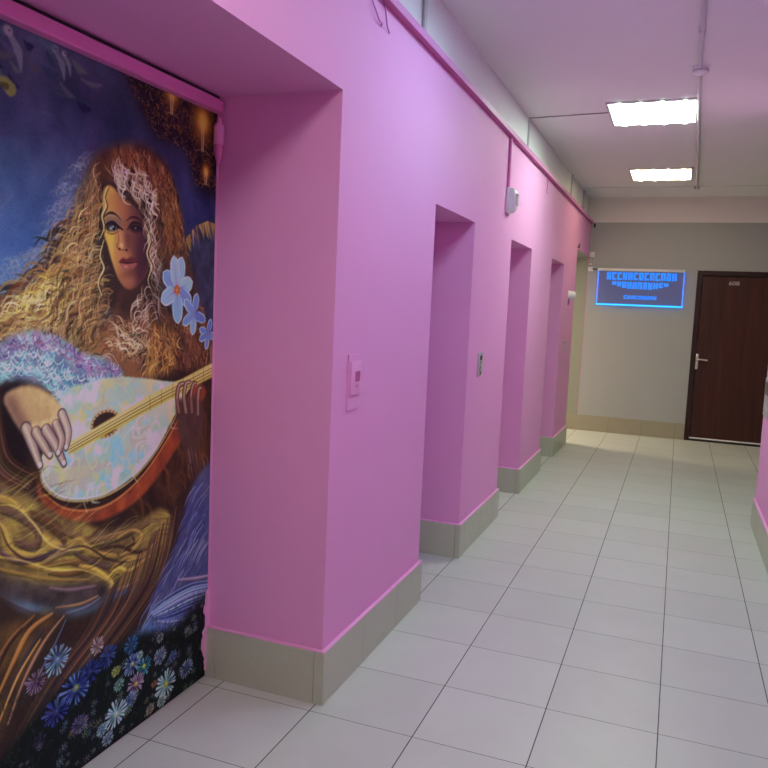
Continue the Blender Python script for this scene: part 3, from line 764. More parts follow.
stroke([(1983, 1722), (2011, 1738), (2044, 1736), (2069, 1723)], 2, 2, (40, 18, 30), .8, 1.4, True, 8)
fill([(1893, 1694), (1910, 1708), (1932, 1710), (1951, 1697), (1924, 1685), (1902, 1683)], (36, 20, 34), 1)                   # eyes
fill([(1904, 1692), (1919, 1700), (1937, 1699), (1939, 1693), (1915, 1686)], (140, 126, 134), 1, .9); blob([(1928, 1696)][0], 8, 9, (28, 20, 36), 1, .3); blob([(1924, 1698)][0], 2.2, 2.6, (210, 200, 206), .9)
stroke([(1884, 1687), (1897, 1703), (1923, 1711), (1951, 1700), (1969, 1693)], 3, 4, (22, 11, 20), 1, 1, True, 12); soft([(1880, 1713), (1919, 1727), (1964, 1717), (1964, 1705), (1919, 1712), (1884, 1696)], (70, 42, 60), .7, 4); stroke([(1893, 1679), (1919, 1675), (1951, 1688)], 1, 1, (80, 36, 40), .8, 1, True, 4)
fill([(1997, 1702), (2016, 1717), (2050, 1717), (2065, 1706), (2031, 1693)], (30, 14, 28), 2, .95); blob([(2028, 1705)][0], 4, 4, (120, 92, 104), .8)
stroke([(1988, 1695), (2011, 1719), (2045, 1723), (2075, 1711)], 2, 2, (20, 10, 20), .9, 1.2, True, 7)
stroke([(1946, 1684), (1951, 1660), (1942, 1641), (1956, 1630), (1979, 1632)], 1, 3, (96, 46, 40), .8, 1.4, True, 4)
blob([(1954, 1633)][0], 6, 4, (66, 26, 30), .8); blob([(1986, 1632)][0], 6, 4, (52, 20, 30), .8); blob([(1963, 1644)][0], 8, 8, (196, 134, 104), .6, .9)
fill([(1952, 1592), (1970, 1606), (1989, 1604), (2008, 1612), (2042, 1599), (2013, 1590), (1980, 1588)], (92, 34, 44), 1); fill([(1956, 1590), (1989, 1589), (2037, 1598), (2023, 1578), (1989, 1570), (1966, 1575)], (140, 72, 76), 1, .95)
stroke([(1952, 1592), (1980, 1591), (2008, 1593), (2042, 1599)], 2, 2, (50, 16, 26), 1, 1, True, 4); blob([(1984, 1579)][0], 10, 4, (178, 112, 112), .6, .8)
soft([(1966, 1562), (2023, 1572), (2013, 1552), (1976, 1547)], (92, 44, 44), .6, 4); soft([(1966, 1540), (2023, 1549), (2023, 1521), (1985, 1516)], (156, 92, 76), .6, 5)

# --- hair, locks
def fl_left(x, z):
    q = [(1918, 1808)][0]; dx, dz = x - q[0], z - q[1]; r = math.hypot(dx, dz)
    return (-.55 - r * .0009 + .5 * math.sin(z * .013 + x * .005), -.9 + r * .0006 + .35 * math.cos(x * .012))
def fl_down(x, z): return (.30 + .35 * math.sin(z * .014), -1)
DK = [(44, 28, 32), (60, 38, 36), (74, 46, 42)]
def locks(poly, n, flow, cols, L=190, w=9, amp=13, wl=88, a=.85):
    cols = [(c[0] * .90, c[1] * .82, c[2] * .92) for c in cols]
    waves(poly, n // 2, flow, L, w * 1.4, DK, .75, amp, wl)
    waves(poly, n, flow, L * .9, w, cols, a, amp, wl)
    waves(poly, n, flow, L * .5, w * .5, [[min(255, v * 1.12 + 6) for v in c] for c in cols], a, amp * .8, wl * .7, 10)
locks(hairL, 230, fl_left, [(142, 106, 66), (120, 84, 58), (158, 126, 80), (104, 72, 52)])
locks([(1526, 1423), (1566, 1476), (1670, 1546), (1730, 1589), (1769, 1580), (1761, 1499), (1723, 1418), (1634, 1384)], 120, fl_left, [(190, 160, 92), (206, 182, 130), (170, 138, 68), (130, 96, 58)], 150, 8, 13, 74)
locks([(1482, 1402), (1559, 1439), (1746, 1418), (1835, 1382), (1770, 1324), (1599, 1352)], 90, fl_left, [(150, 112, 62), (110, 72, 48), (176, 146, 100)], 130, 7, 12, 66)
locks([(1768, 1740), (1857, 1828), (1875, 1784), (1872, 1623), (1835, 1382), (1761, 1470), (1753, 1642)], 110, fl_left, [(146, 104, 58), (112, 76, 50), (176, 146, 104)], 150, 8, 12, 80)
locks([(1917, 1939), (1998, 1965), (2095, 1969), (2179, 1934), (2230, 1869), (2266, 1779), (2298, 1658), (2362, 1534), (2417, 1411), (2472, 1316), (2397, 1240), (2162, 1233), (2117, 1378), (2154, 1606), (2130, 1730), (2108, 1818), (2008, 1902), (1917, 1909)], 150, fl_down, [(112, 66, 42), (92, 50, 38), (132, 84, 54)])
waves([(1908, 1925), (1989, 1960), (2105, 1965), (2190, 1923), (2260, 1779), (2311, 1638), (2364, 1483), (2306, 1375), (2200, 1480), (2185, 1682), (2139, 1842)], 700, lambda x, z: (.32, -1), 46, 4.0, [(138, 84, 50), (160, 108, 74), (84, 48, 36), (120, 66, 40)], .8, 5, 26)
locks([(1882, 1879), (1944, 1915), (2046, 1909), (2118, 1852), (2129, 1788), (2078, 1801), (2009, 1822), (1935, 1853)], 46, lambda x, z: (.75 + .3 * math.sin(z * .02), -1), [(200, 174, 150), (160, 126, 98), (216, 196, 178)], 84, 9, 13, 60)
locks([(2049, 1778), (2098, 1791), (2141, 1711), (2176, 1608), (2145, 1512), (2104, 1478), (2112, 1603), (2100, 1700)], 34, fl_down, [(176, 150, 130), (196, 176, 158), (130, 92, 74)], 150, 8, 13, 78)
locks([(2043, 1509), (2134, 1545), (2147, 1445), (2096, 1371), (2056, 1313), (2026, 1379)], 22, lambda x, z: (-.25 + .5 * math.sin(z * .02), -1), [(190, 170, 152), (162, 128, 106)], 130, 7, 14, 74)
locks([(1914, 1349), (2016, 1398), (2116, 1384), (2160, 1309), (2108, 1257), (1923, 1274)], 44, lambda x, z: (-1, -.15 + .9 * math.sin(x * .02)), [(180, 142, 104), (150, 102, 66), (198, 174, 148)], 120, 7, 13, 66)
locks([(2105, 1424), (2247, 1418), (2273, 1304), (2206, 1230), (2088, 1238)], 60, lambda x, z: (.5 * math.sin(z * .024), -1), [(160, 112, 52), (128, 80, 44), (184, 142, 78)], 120, 8, 12, 62)
locks([(2248, 1376), (2380, 1374), (2460, 1297), (2397, 1218), (2229, 1222)], 36, lambda x, z: (.5, -1), [(84, 48, 44), (104, 62, 48)], 90, 7, 10, 56)
# loose curls at the temples and over the brow
for P_ in ([(1900, 1817), (1883, 1785), (1892, 1757), (1875, 1725), (1884, 1690), (1863, 1652)], [(2079, 1718), (2101, 1674), (2086, 1628), (2112, 1590), (2093, 1543), (2114, 1504)],
           [(1884, 1654), (1868, 1605), (1885, 1570), (1860, 1526), (1877, 1485)]):
    stroke(P_, 3, 2, (176, 142, 112), .9, 1, True, 8); stroke([(p[0] + 7, p[1] - 2) for p in P_], 2, 2, (60, 36, 34), .8, 1, True, 6)

# --- pale blue flowers in the hair
def petal(c, ang, L, w, col, hi):
    d = np.array([math.cos(ang), math.sin(ang)]); n = np.array([-d[1], d[0]]); c = np.array(c, float)
    fill([c, c + d * L * .35 + n * w * .5, c + d * L * .8 + n * w * .42, c + d * L, c + d * L * .8 - n * w * .42, c + d * L * .35 - n * w * .5], col, 1)
    stroke([c + d * L * .3 + n * w * .42, c + d * L * .8 + n * w * .38, c + d * L], 2, 3, hi, .9, 1, True, 5)
    stroke([c + d * L * .3 - n * w * .42, c + d * L * .8 - n * w * .38, c + d * L], 2, 3, hi, .7, 1, True, 4)
    stroke([c + d * L * .1, c + d * L * .75], 7, 1, (132, 84, 128), .6, 1.5, False)
c0 = [(2250, 1516)][0]
blob(c0, 110, 100, (30, 22, 36), .75, 1)
for k, a in enumerate((1.35, .35, -.5, -1.5, 2.5, 3.6)): petal(c0, a, 118 if k in (0, 3) else 96, 60, jit((112, 122, 180), 8), (176, 182, 216))
petal(c0, 1.75, 118, 54, (128, 132, 186), (190, 192, 222))
blob(c0, 17, 17, (150, 66, 44), .9); 
for a in (0, 1, 2, 3.2, 4.3, 5.2): stroke([c0, (c0[0] + 26 * math.cos(a), c0[1] + 26 * math.sin(a))], 3, 3, (190, 110, 62), .9, 1)
for q, s in (([(2353, 1433)][0], 76), ([(2444, 1358)][0], 58)):
    for a in (1.4, 2.6, -1.6, -.4, -2.6): petal(q, a + rng.uniform(-.2, .2), s, s * .5, jit((96, 108, 172), 8), (158, 168, 208))

# --- brown sleeve of the far arm, dark body
fill([(1707, 1251), (1961, 1201), (2504, 1180), (2571, 527), (2121, 581), (1708, 766), (1562, 919), (1435, 1027), (1438, 1260)], (42, 24, 28), 6, 1, True, 1.5, 51, 80, (64, 36, 34))
fill([(2144, 1069), (2337, 1148), (2505, 1156), (2560, 816), (2349, 742), (2172, 782), (2105, 902)], (88, 50, 36), 8, .9, True, 1.8, 52, 70, (58, 30, 32))
for _ in range(60):
    x = rng.uniform(2010, 2440); z = rng.uniform(760, 1110); stroke([(x, z), (x + 30, z - 30), (x + 34, z - 90)], 8, 3, jit(((116, 64, 38), (52, 28, 30), (90, 52, 40))[rng.randint(3)], 8), .45, 4, True, 14)

# --- near hand's cuff (dark) and sleeve of pale lace
fill([(1437, 1219), (1512, 1244), (1578, 1244), (1598, 1192), (1590, 998), (1633, 961), (1529, 1009), (1435, 1053)], (34, 20, 28), 4)
for k in range(9): stroke([(1448, 1155), (1478, 1067), (1536, 1008), (1611, 971)] if k < 0 else [(p[0] - k * 7, p[1] - k * 7) for p in [(1499, 1218), (1507, 1121), (1536, 1041), (1626, 980)]], 4, 4, jit((110, 68, 48), 14), .7, 2, True, 8)
lace = [(1438, 1311), (1500, 1350), (1552, 1375), (1648, 1379), (1730, 1348), (1802, 1310), (1905, 1287), (1970, 1246), (1952, 1196), (1837, 1163), (1770, 1103), (1707, 1129), (1692, 1189), (1619, 1235), (1531, 1253), (1437, 1229)]
fill(lace, (96, 96, 132), 4, 1, True, 2.5, 61, 40, (126, 116, 140))
m = mask_poly(lace, 3) * np.clip((vnoise(30, 4, 62) - .5) * 6, 0, 1); mixin(m * .7, (116, 158, 168))
m = mask_poly(lace, 3) * np.clip((vnoise(34, 4, 63) - .55) * 6, 0, 1); mixin(m * .7, (150, 96, 142))
def fl_lace(x, z): return (1, .5 * math.cos((x - 1300) * .006))
waves([(1469, 1330), (1552, 1369), (1670, 1373), (1802, 1310), (1951, 1266), (1924, 1211), (1828, 1249), (1707, 1320), (1599, 1341), (1468, 1294)], 260, fl_lace, 40, 4, [(150, 90, 130), (110, 72, 118), (176, 136, 168), (74, 66, 116)], .8, 8, 26)
waves([(1468, 1278), (1545, 1327), (1648, 1328), (1746, 1260), (1915, 1237), (1820, 1176), (1762, 1116), (1700, 1182), (1612, 1269), (1499, 1255)], 300, fl_lace, 46, 4.5, [(160, 190, 188), (104, 148, 166), (180, 194, 170), (88, 104, 150), (200, 204, 206), (70, 84, 120)], .85, 9, 30)

# --- lute: bowl, soundboard, rose, neck
bowl = [(1618, 993), (1625, 940), (1677, 882), (1771, 841), (1874, 830), (2014, 858), (2146, 957), (2255, 1077), (2336, 1178), (2373, 1190), (2315, 1077), (2213, 946), (2095, 848), (1966, 808), (1839, 794), (1715, 837), (1640, 902)]
board = [(1731, 1203), (1803, 1220), (1924, 1230), (2058, 1220), (2230, 1193), (2348, 1199), (2313, 1143), (2233, 1058), (2146, 964), (2033, 895), (1909, 861), (1796, 864), (1708, 893), (1647, 941), (1633, 990), (1655, 1072), (1692, 1143)]
fill([(1626, 986), (1640, 925), (1708, 869), (1804, 834), (1919, 826), (2064, 875), (2190, 978), (2302, 1093), (2361, 1176), (2439, 1139), (2341, 1029), (2214, 910), (2065, 813), (1910, 782), (1771, 804), (1669, 860), (1625, 922)], (112, 44, 34), 2, 1, True, 1.6, 71, 40, (150, 66, 42))
stroke([(1647, 918), (1723, 859), (1830, 827), (1947, 833), (2084, 892), (2212, 996), (2326, 1120)], 4, 4, (186, 104, 66), .8, 2, True, 9)
fill(board, (156, 150, 146), 1, 1, True, 1.8, 72, 70, (128, 136, 146))
bmk = mask_poly(board, 1)
for sd_, c_ in ((73, (178, 164, 104)), (74, (112, 156, 178)), (75, (160, 126, 134)), (76, (190, 186, 184))):
    mixin(bmk * np.clip((vnoise(56, 4, sd_) - .52) * 7, 0, 1) * .75, c_)
for _ in range(150):
    q = (rng.uniform(1560, 2330), rng.uniform(720, 1110))
    if not inside(board)(*q): continue
    a = rng.uniform(0, 6.28); l = rng.uniform(20, 60)
    stroke([q, (q[0] + l * math.cos(a), q[1] + l * math.sin(a)), (q[0] + l * 1.6 * math.cos(a + .7), q[1] + l * 1.6 * math.sin(a + .7))], 2, 2, jit(((196, 190, 180), (120, 150, 170), (170, 130, 140), (180, 170, 120), (206, 204, 204))[rng.randint(5)], 8), .55, 2, True, rng.uniform(4, 10))
mixin(bmk * np.clip((gy - [(1962, 1156)][0][0]) / 400, 0, 1) * np.clip((gz - 1040) / 80, 0, 1) * .6, (206, 176, 128))
stroke([(1633, 996), (1647, 941), (1708, 890), (1804, 862), (1919, 859), (2043, 893), (2157, 966), (2244, 1056), (2325, 1157)], 4, 4, (150, 112, 84), 1, 1, True, 7)
stroke([(1640, 989), (1655, 945), (1711, 898), (1804, 871), (1914, 869), (2033, 905)], 2, 2, (224, 208, 190), .8, 1, True, 4)
ro = [(1898, 1087)][0]
blob(ro, 66, 44, (120, 74, 56), 1, .12); blob(ro, 56, 36, (58, 34, 36), 1, .12)
for k in range(22):
    a = 6.28 * k / 22; blob((ro[0] + 62 * math.cos(a), ro[1] + 41 * math.sin(a)), 6, 4, (176, 132, 100), .8)
fill([(1739, 1048), (1747, 1014), (2111, 1107), (2544, 1208), (2542, 1263), (2110, 1155)], (168, 130, 74), 1, 1, False)
fill([(1739, 1048), (1743, 1035), (2111, 1141), (2543, 1247), (2542, 1263), (2110, 1155)], (202, 168, 104), 1, .8, False)
for k in range(6):
    f = k / 5
    A = [(a_[0] * (1 - f) + b_[0] * f, a_[1] * (1 - f) + b_[1] * f) for a_, b_ in zip([(1731, 1040), (2111, 1145), (2543, 1251)], [(1739, 1021), (2111, 1117), (2544, 1220)])]
    stroke(A, 2.6, 2.6, (104, 66, 40) if k % 2 else (216, 190, 140), .8, 1)
for k in range(7):
    q = [(2090, 1143)][0]; f = k / 7
    a_ = [[(2110, 1155)][0], [(2542, 1263)][0]]; b_ = [[(2111, 1107)][0], [(2544, 1208)][0]]
    stroke([(a_[0][0] * (1 - f) + a_[1][0] * f, a_[0][1] * (1 - f) + a_[1][1] * f), (b_[0][0] * (1 - f) + b_[1][0] * f, b_[0][1] * (1 - f) + b_[1][1] * f)], 3, 3, (120, 84, 44), .8, 1)
# far hand on the neck: palm, four fingers, wrist
fill([(2254, 1120), (2313, 1128), (2388, 1121), (2428, 1064), (2418, 989), (2382, 903), (2409, 844), (2346, 856), (2307, 938), (2269, 1017)], (92, 56, 56), 3, 1, True, 1.5, 81, 40, (72, 42, 48))
for q in ([(2273, 1082), (2260, 1134), (2270, 1176), (2300, 1184)], [(2315, 1077), (2301, 1137), (2312, 1180), (2336, 1185)], [(2352, 1073), (2344, 1133), (2355, 1173), (2373, 1178)], [(2390, 1061), (2388, 1114), (2393, 1154), (2406, 1157)]):
    stroke(q, 22, 15, (66, 38, 44), 1, 1.5, True, 24); stroke(q, 15, 10, jit((126, 82, 82), 6), 1, 2, True, 17); stroke(q[1:], 4, 5, (170, 126, 122), .7, 1.5, True, 7)
for _ in range(30):
    x = rng.uniform(2310, 2440); z = rng.uniform(720, 960); stroke([(x, z), (x + 14, z - 50)], 6, 3, jit(((112, 70, 66), (50, 28, 40), (150, 108, 110))[rng.randint(3)], 10), .5, 2)
# near hand: back of the hand and five fingers resting on the strings
fill([(1511, 1206), (1551, 1230), (1612, 1230), (1677, 1196), (1715, 1157), (1731, 1108), (1700, 1077), (1648, 1079), (1598, 1081), (1570, 1107), (1537, 1155)], (168, 122, 98), 2)
hm = mask_poly([(1511, 1206), (1551, 1230), (1612, 1230), (1677, 1196), (1715, 1157), (1731, 1108), (1700, 1077), (1648, 1079), (1598, 1081), (1570, 1107), (1537, 1155)], 2)
mixin(hm * np.clip((vnoise(60, 4, 91) - .45) * 4, 0, 1) * .5, (192, 146, 116)); soft2 = mask_poly([(1511, 1201), (1544, 1209), (1591, 1127), (1612, 1079), (1570, 1096)], 6) * hm; mixin(soft2 * .8, (98, 62, 66))
for q, w in (([(1715, 1140), (1739, 1084), (1731, 1037)], 30), ([(1584, 1116), (1605, 1069), (1633, 1001)], 34), ([(1619, 1100), (1648, 1056), (1670, 1024)], 32), ([(1655, 1101), (1692, 1049), (1723, 991)], 34), ([(1692, 1113), (1715, 1063), (1700, 1025)], 28)):
    stroke(q, w * 1.15, w * .7, (74, 48, 62), 1, 1.5, True, w * 1.05)
    stroke(q, w * .9, w * .45, jit((146, 110, 112), 5), 1, 2.5, True, w * .8); stroke([(p[0] - 4, p[1] + 4) for p in q], w * .4, w * .2, (186, 150, 144), .6, 3)
    blob((q[-1][0], q[-1][1] + 4), 7, 7, (196, 166, 176), .7)
for q in [(1612, 1118), (1648, 1119), (1685, 1126)]: blob(q, 14, 10, (196, 150, 130), .5, 1)

# --- golden drapery
gold = [(1434, 1006), (1529, 965), (1632, 898), (1708, 839), (1813, 788), (1920, 741), (2066, 737), (2172, 753), (2242, 693), (2245, 573), (2178, 505), (2070, 505), (1950, 531), (1840, 543), (1708, 577), (1595, 641), (1527, 682), (1431, 736)]
fill(gold, (146, 114, 62), 3, 1, True, 2.2, 101, 80, (86, 58, 50))
def band(P, w, c, a=.85, s=4):
    c = (c[0] * .96, c[1] * .86, c[2] * .95)
    stroke([(p[0] + w * .12, p[1] - w * .42) for p in P], w * .2, w * .2, [v * .42 for v in c], a * .8, 3, True, w * .55)
    stroke(P, w * .3, w * .3, c, a, s, True, w); stroke([(p[0], p[1] + w * .16) for p in P], 2, 2, [min(255, v * 1.22) for v in c], a * .8, 2.5, True, w * .34)
for P_, w, c in (([(1452, 944), (1522, 928), (1596, 855), (1647, 783), (1747, 731), (1874, 720), (2006, 711)], 40, (160, 130, 68)), ([(1451, 891), (1508, 849), (1534, 781), (1610, 747), (1669, 759)], 44, (156, 128, 66)),
                 ([(1496, 913), (1562, 874), (1625, 818), (1610, 776), (1541, 812)], 34, (98, 70, 62)), ([(1450, 805), (1527, 766), (1632, 711), (1747, 657), (1875, 635), (1959, 589)], 26, (164, 132, 62)),
                 ([(1597, 877), (1692, 807), (1731, 748)], 36, (92, 62, 42)), ([(1708, 797), (1831, 732), (1967, 708), (2108, 719)], 26, (108, 80, 60)), ([(1451, 837), (1541, 756), (1632, 735), (1731, 748)], 16, (82, 58, 78)),
                 ([(1731, 741), (1788, 744), (1839, 691), (1949, 646)], 30, (156, 126, 66)), ([(1647, 718), (1715, 728), (1780, 728)], 22, (140, 116, 88)), ([(1763, 714), (1822, 671), (1912, 624), (1997, 618)], 20, (88, 64, 62)),
                 ([(1632, 711), (1747, 688), (1805, 651), (1731, 656), (1662, 684)], 20, (104, 72, 46)), ([(1788, 662), (1857, 628), (1931, 558), (1894, 551)], 24, (186, 150, 70)), ([(1912, 584), (1959, 603), (2018, 577), (2121, 595)], 16, (196, 162, 76)),
                 ([(1930, 612), (1997, 625), (2068, 611), (2164, 640), (2185, 700)], 18, (154, 122, 64)), ([(1968, 641), (2037, 648), (2077, 678), (2026, 713), (1958, 704)], 15, (168, 132, 72)), ([(1987, 662), (2036, 668), (2026, 692)], 12, (64, 38, 36)),
                 ([(1450, 767), (1561, 710), (1692, 650), (1831, 604)], 14, (142, 112, 56)), ([(1875, 694), (1967, 674), (2047, 631), (2120, 624)], 10, (56, 34, 36)), ([(1731, 587), (1832, 565), (1960, 528), (2059, 529)], 14, (146, 118, 110))):
    band(P_, w, c)
waves(gold, 260, lambda x, z: (1, -.15 + .5 * math.sin(x * .007 + z * .01)), 150, 6, [(156, 124, 70), (96, 64, 48), (184, 150, 84), (70, 46, 44), (128, 100, 92)], .42, 6, 150, 10)
for P_, c, w in (([(1464, 925), (1542, 907), (1611, 839), (1669, 765), (1763, 720), (1893, 709)], (206, 178, 96), 7), ([(1463, 791), (1561, 750), (1684, 683), (1805, 644), (1931, 565)], (202, 172, 92), 7), ([(1921, 575), (1997, 611), (2099, 608), (2174, 666)], (196, 164, 88), 6), ([(1495, 864), (1527, 794), (1596, 740), (1692, 741)], (52, 30, 40), 8), ([(1708, 730), (1805, 720), (1921, 641), (2017, 605)], (50, 30, 32), 8)):
    stroke(P_, 2, 2, (c[0] * .95, c[1] * .86, c[2]), .75, 2, True, w)
# drapery's shaded underside in violet greys and the long brown folds below
under = [(1431, 757), (1561, 693), (1708, 633), (1876, 583), (1922, 548), (1858, 510), (1708, 547), (1595, 606), (1493, 665), (1431, 709)]
fill(under, (84, 62, 72), 5, .95, True, 1.8, 103, 50, (50, 36, 44))
band([(1449, 708), (1560, 618), (1677, 546), (1806, 523), (1876, 530)], 12, (110, 112, 140), .7); band([(1669, 633), (1747, 601), (1858, 576)], 14, (122, 96, 108), .7); band([(1692, 565), (1789, 542), (1867, 540)], 8, (164, 122, 84), .8)
dark = [(1430, 682), (1595, 588), (1789, 510), (1969, 504), (2178, 498), (2244, 588), (2264, 761), (2476, 832), (2416, 649), (2293, 528), (2179, 416), (2021, 332), (1833, 310), (1668, 291), (1558, 226), (1424, 129)]
fill(dark, (46, 28, 32), 5, 1, True, 1.5, 105, 70, (62, 36, 36))
for k in range(120):
    f = rng.uniform(0, 1); g_ = rng.uniform(0, 1)
    A = [(1876, 517), (1789, 427), (1631, 340), (1502, 198)]; D = [(2300, 753), (2223, 528), (1971, 353), (1748, 284)]
    Q = [(a_[0] * (1 - f) + b_[0] * f, a_[1] * (1 - f) + b_[1] * f) for a_, b_ in zip(A, D)]
    stroke(Q, 2, 2, jit(((82, 48, 46), (34, 20, 26), (104, 66, 54), (58, 40, 52), (126, 80, 60))[rng.randint(5)], 8), .55, 2.5, True, rng.uniform(4, 15))
fill([(1429, 573), (1526, 585), (1631, 575), (1731, 538), (1676, 473), (1594, 423), (1517, 307), (1424, 185)], (100, 66, 44), 5, .9, True, 2, 107, 60, (58, 36, 38))
for P_, w, c in (([(1677, 552), (1595, 535), (1539, 471), (1478, 384)], 22, (160, 112, 62)), ([(1723, 528), (1646, 479), (1573, 397), (1517, 295)], 14, (150, 112, 92)), ([(1610, 571), (1525, 534), (1466, 475)], 16, (126, 86, 56)), ([(1646, 521), (1580, 465), (1511, 368)], 10, (56, 52, 78)),
                 ([(1567, 552), (1512, 511), (1459, 421)], 10, (60, 34, 34)), ([(1731, 513), (1676, 442), (1594, 357)], 8, (92, 90, 124)), ([(1631, 491), (1552, 418), (1483, 307)], 10, (186, 136, 76))): band(P_, w, c, .85, 3)

# --- blue feathers, right
feath = [(2385, 818), (2560, 816), (2584, 205), (2428, 280), (2275, 298), (2136, 351), (2124, 436), (2211, 516), (2290, 643)]
fill(feath, (62, 60, 110), 4, 1, True, 2, 111, 50, (86, 76, 112))
for _ in range(330):
    x = rng.uniform(2020, 2480); z = rng.uniform(240, 800)
    if not inside(feath)(x, z): continue
    stroke([(x, z), (x - 40, z - 26), (x - 70, z - 66)], 5, 1, jit(((110, 106, 160), (48, 46, 100), (132, 118, 148), (74, 70, 126))[rng.randint(4)], 10), .65, 1.2, True, 7)
for k in range(46):
    f = rng.uniform(0, 1); Q = [(a_[0] * (1 - f) + b_[0] * f, a_[1] * (1 - f) + b_[1] * f) for a_, b_ in zip([(2534, 373), (2359, 415), (2180, 409), (2125, 392)], [(2538, 264), (2401, 274), (2275, 298), (2170, 338)])]
    stroke(Q, 2, 2, jit(((124, 124, 184), (70, 72, 140), (160, 150, 190), (44, 46, 104))[rng.randint(4)], 8), .8, 1.2, True, 7)
band([(2533, 398), (2397, 426), (2283, 456)], 14, (150, 130, 150), .8)

# --- meadow of dark leaves with daisies
mead = [(2582, 248), (2428, 255), (2240, 281), (2073, 333), (1933, 334), (1807, 328), (1692, 305), (1594, 255), (1489, 182), (1392, 64), (1884, -513), (2605, -341)]
fill(mead + [], (18, 18, 24), 6, 1)
fill([(930, 4), (2481, 4), (2481, 330), (2060, 210), (1860, 300), (1600, 250), (1400, 180), (930, 100)], (18, 18, 24), 10, 1)
for _ in range(1500):
    x = rng.uniform(940, 2480); z = rng.uniform(4, 360)
    if z > 120 and x < 1500 - 0 and z > 120 + (x - 940) * .25: continue
    a = rng.uniform(.6, 2.6); l = rng.uniform(6, 24)
    stroke([(x, z), (x + l * math.cos(a), z + l * math.sin(a))], 3.4, 1, jit(((26, 40, 30), (40, 54, 34), (20, 22, 40), (52, 40, 44), (34, 30, 60), (60, 70, 60))[rng.randint(6)], 7), .7, 1)
def daisy(c, r, col, tip, centre, tilt=.85, n=19):
    r = r * .82; col = [v * .72 for v in col]; tip = [v * .86 for v in tip]; centre = [v * .8 for v in centre]
    for k in range(n):
        a = 6.283 * k / n + rng.uniform(-.12, .12); l = r * rng.uniform(.82, 1.1)
        p = (c[0] + l * math.cos(a), c[1] + l * math.sin(a) * tilt); s = (c[0] + r * .2 * math.cos(a), c[1] + r * .2 * math.sin(a) * tilt)
        stroke([s, p], r * .10, r * .20, jit(col, 16), .9, 1.0, False); stroke([((s[0] + p[0]) / 2, (s[1] + p[1]) / 2), p], 1.5, r * .08, jit(tip, 8), .8, 1, False)
    blob(c, r * .24, r * .2, centre, 1, .4); blob((c[0] + 2, c[1] + 2), r * .1, r * .09, [min(255, v * 1.4) for v in centre], .8)
Y_, B_, V_, W_ = (176, 150, 50), (60, 66, 150), (110, 72, 130), (150, 166, 200)
for (u, c, r, col, tip, ce) in (
    (0, [(1696, 403)][0], 62, (96, 112, 170), (176, 180, 214), (110, 110, 150)), (0, [(1616, 371)][0], 48, (108, 70, 110), (172, 130, 170), (90, 60, 90)), (0, [(1773, 279)][0], 74, (56, 66, 160), (130, 142, 204), (120, 116, 90)),
    (0, [(1692, 242)][0], 60, (44, 44, 128), (80, 84, 168), (60, 60, 110)), (0, [(1833, 304)][0], 56, (38, 42, 120), (64, 72, 160), (50, 50, 120)), (0, [(1790, 153)][0], 44, (92, 56, 120), (150, 108, 160), (70, 50, 90)),
    (0, [(1864, 376)][0], 38, (150, 110, 132), (206, 170, 184), (120, 80, 90)), (0, [(1914, 321)][0], 50, (40, 50, 130), (70, 84, 170), (50, 56, 120)), (0, [(2026, 312)][0], 42, (40, 72, 140), (70, 108, 176), (60, 60, 90)),
    (0, [(1953, 253)][0], 24, (150, 140, 80), (196, 186, 130), Y_), (0, [(2033, 242)][0], 52, (84, 92, 172), (164, 170, 216), (150, 140, 110)), (0, [(2096, 207)][0], 46, (48, 104, 140), (88, 150, 178), (176, 180, 60)),
    (0, [(1968, 197)][0], 30, (110, 140, 160), (170, 190, 200), (140, 140, 90)), (0, [(2054, 161)][0], 50, (146, 92, 140), (200, 150, 186), (190, 140, 70)), (0, [(2029, 119)][0], 36, (90, 100, 170), (150, 160, 210), (90, 90, 120)),
    (0, [(1955, 102)][0], 64, (150, 166, 204), (214, 222, 236), (160, 160, 150)), (0, [(2221, 83)][0], 70, W_, (222, 228, 236), Y_), (0, [(2199, 32)][0], 34, (150, 160, 186), (200, 206, 216), (120, 120, 100)),
    (0, [(2184, 206)][0], 44, (110, 104, 160), (180, 172, 206), (90, 80, 110)), (0, [(2260, 173)][0], 30, (70, 78, 150), (120, 130, 190), (70, 70, 110)), (0, [(2343, 90)][0], 48, (88, 84, 150), (190, 186, 210), (60, 56, 90)),
    (0, [(1889, 81)][0], 30, (120, 130, 180), (190, 196, 220), (100, 100, 120)), (0, [(1917, 38)][0], 32, (130, 120, 180), (196, 190, 220), (100, 100, 120)), (0, [(2132, 32)][0], 28, (150, 120, 120), (190, 160, 150), (120, 90, 70)),
    (0, [(2152, 115)][0], 18, (150, 80, 60), (180, 110, 80), (110, 60, 50)), (0, [(2351, 229)][0], 26, (70, 60, 84), (130, 116, 130), (60, 50, 60)), (0, [(2183, 274)][0], 24, (110, 100, 120), (180, 170, 184), (80, 70, 90)),
    (0, [(1630, 187)][0], 30, (44, 36, 70), (70, 60, 96), (50, 40, 60)), (0, [(2074, 257)][0], 20, (150, 150, 170), (200, 200, 210), (110, 100, 100)), (0, (1230, 190), 54, (60, 66, 140), (110, 120, 190), (110, 100, 70)), (0, (1080, 120), 46, (110, 70, 120), (160, 120, 160), (110, 90, 60))):
    daisy(c, r, col, tip, ce)

for _ in range(170):
    q = (rng.uniform(1300, 2470), rng.uniform(10, 330))
    if q[1] > 90 + (q[0] - 1300) * .26: continue
    daisy(q, rng.uniform(8, 22), ((60, 66, 130), (84, 60, 110), (96, 110, 120), (110, 90, 70), (44, 50, 104))[rng.randint(5)], ((130, 136, 180), (150, 120, 160), (150, 160, 150))[rng.randint(3)], (110, 96, 60), .85, 7)
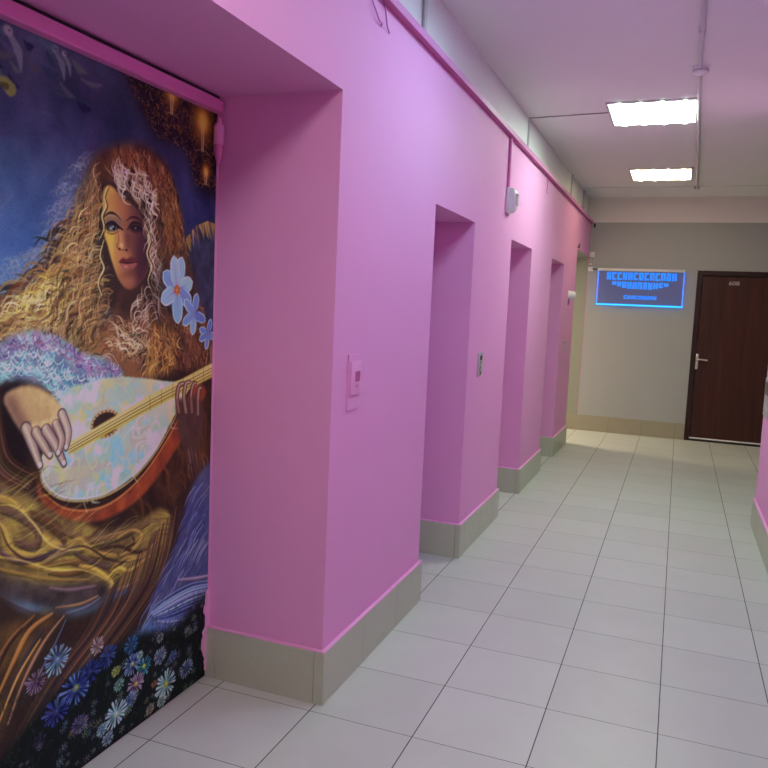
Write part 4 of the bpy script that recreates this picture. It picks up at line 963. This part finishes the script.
# --- canvas grain, then from the look under the niche's light to the film's own colour
CV += (rng.rand(NH, NW, 1) - .5) * 9
CV = np.clip(CV, 3, 250) / 255.0
CV = CV * np.clip(.70 + CV * .62, 0, 1.02)
gm = CV.mean(2, keepdims=True); CV = gm + (CV - gm) * .90
LINC = np.where(CV <= .04045, CV / 12.92, ((CV + .055) / 1.055) ** 2.4)
E_R, E_G, E_B = 0.52, 0.33, 0.46
ALB = np.clip(LINC / np.array([E_R, E_G, E_B]), .003, .85)
me = bpy.data.meshes.new('mural')
nv = NH * NW
co = np.zeros((nv, 3), np.float32); co[:, 0] = XM; co[:, 1] = gy.ravel() / 1000; co[:, 2] = gz.ravel() / 1000
ii = (np.arange(NH - 1)[:, None] * NW + np.arange(NW - 1)[None, :]).ravel()
fc = np.stack([ii, ii + 1, ii + NW + 1, ii + NW], 1)
# rim behind the picture so that the film has its real thickness
back = len(co); bc = [(XM - .003, y / 1000, z / 1000) for y, z in ((MY0, MZ0), (MY1, MZ0), (MY1, MZ1), (MY0, MZ1))]
co = np.vstack([co, np.array(bc, np.float32)])
ca, cb, cc, cdn = 0, NW - 1, nv - 1, nv - NW
extra = [(back, back + 3, back + 2, back + 1), (ca, back, back + 1, cb), (cb, back + 1, back + 2, cc), (cc, back + 2, back + 3, cdn), (cdn, back + 3, back, ca)]
fc = np.vstack([fc, np.array(extra)])
me.vertices.add(len(co)); me.vertices.foreach_set('co', co.ravel())
me.loops.add(fc.size); me.loops.foreach_set('vertex_index', fc.ravel().astype(np.int32))
me.polygons.add(len(fc)); me.polygons.foreach_set('loop_start', (np.arange(len(fc)) * 4).astype(np.int32)); me.polygons.foreach_set('loop_total', np.full(len(fc), 4, np.int32))
me.update(calc_edges=True)
at = me.color_attributes.new('paint', 'FLOAT_COLOR', 'POINT')
cl = np.ones((len(co), 4), np.float32); cl[:nv, :3] = ALB.reshape(-1, 3); cl[nv:, :3] = .1
at.data.foreach_set('color', cl.ravel())
mm = bpy.data.materials.new('printed_mural_film'); mm.use_nodes = True
b_ = mm.node_tree.nodes['Principled BSDF']; an = mm.node_tree.nodes.new('ShaderNodeAttribute'); an.attribute_name = 'paint'
mm.node_tree.links.new(an.outputs['Color'], b_.inputs['Base Color']); b_.inputs['Roughness'].default_value = .6; b_.inputs['Specular IOR Level'].default_value = .12
me.materials.append(mm)
mo = bpy.data.objects.new('mural', me); C.objects.link(mo)
tag(mo, 'large painted mural of a curly-haired lute player above dark meadow flowers', 'mural')
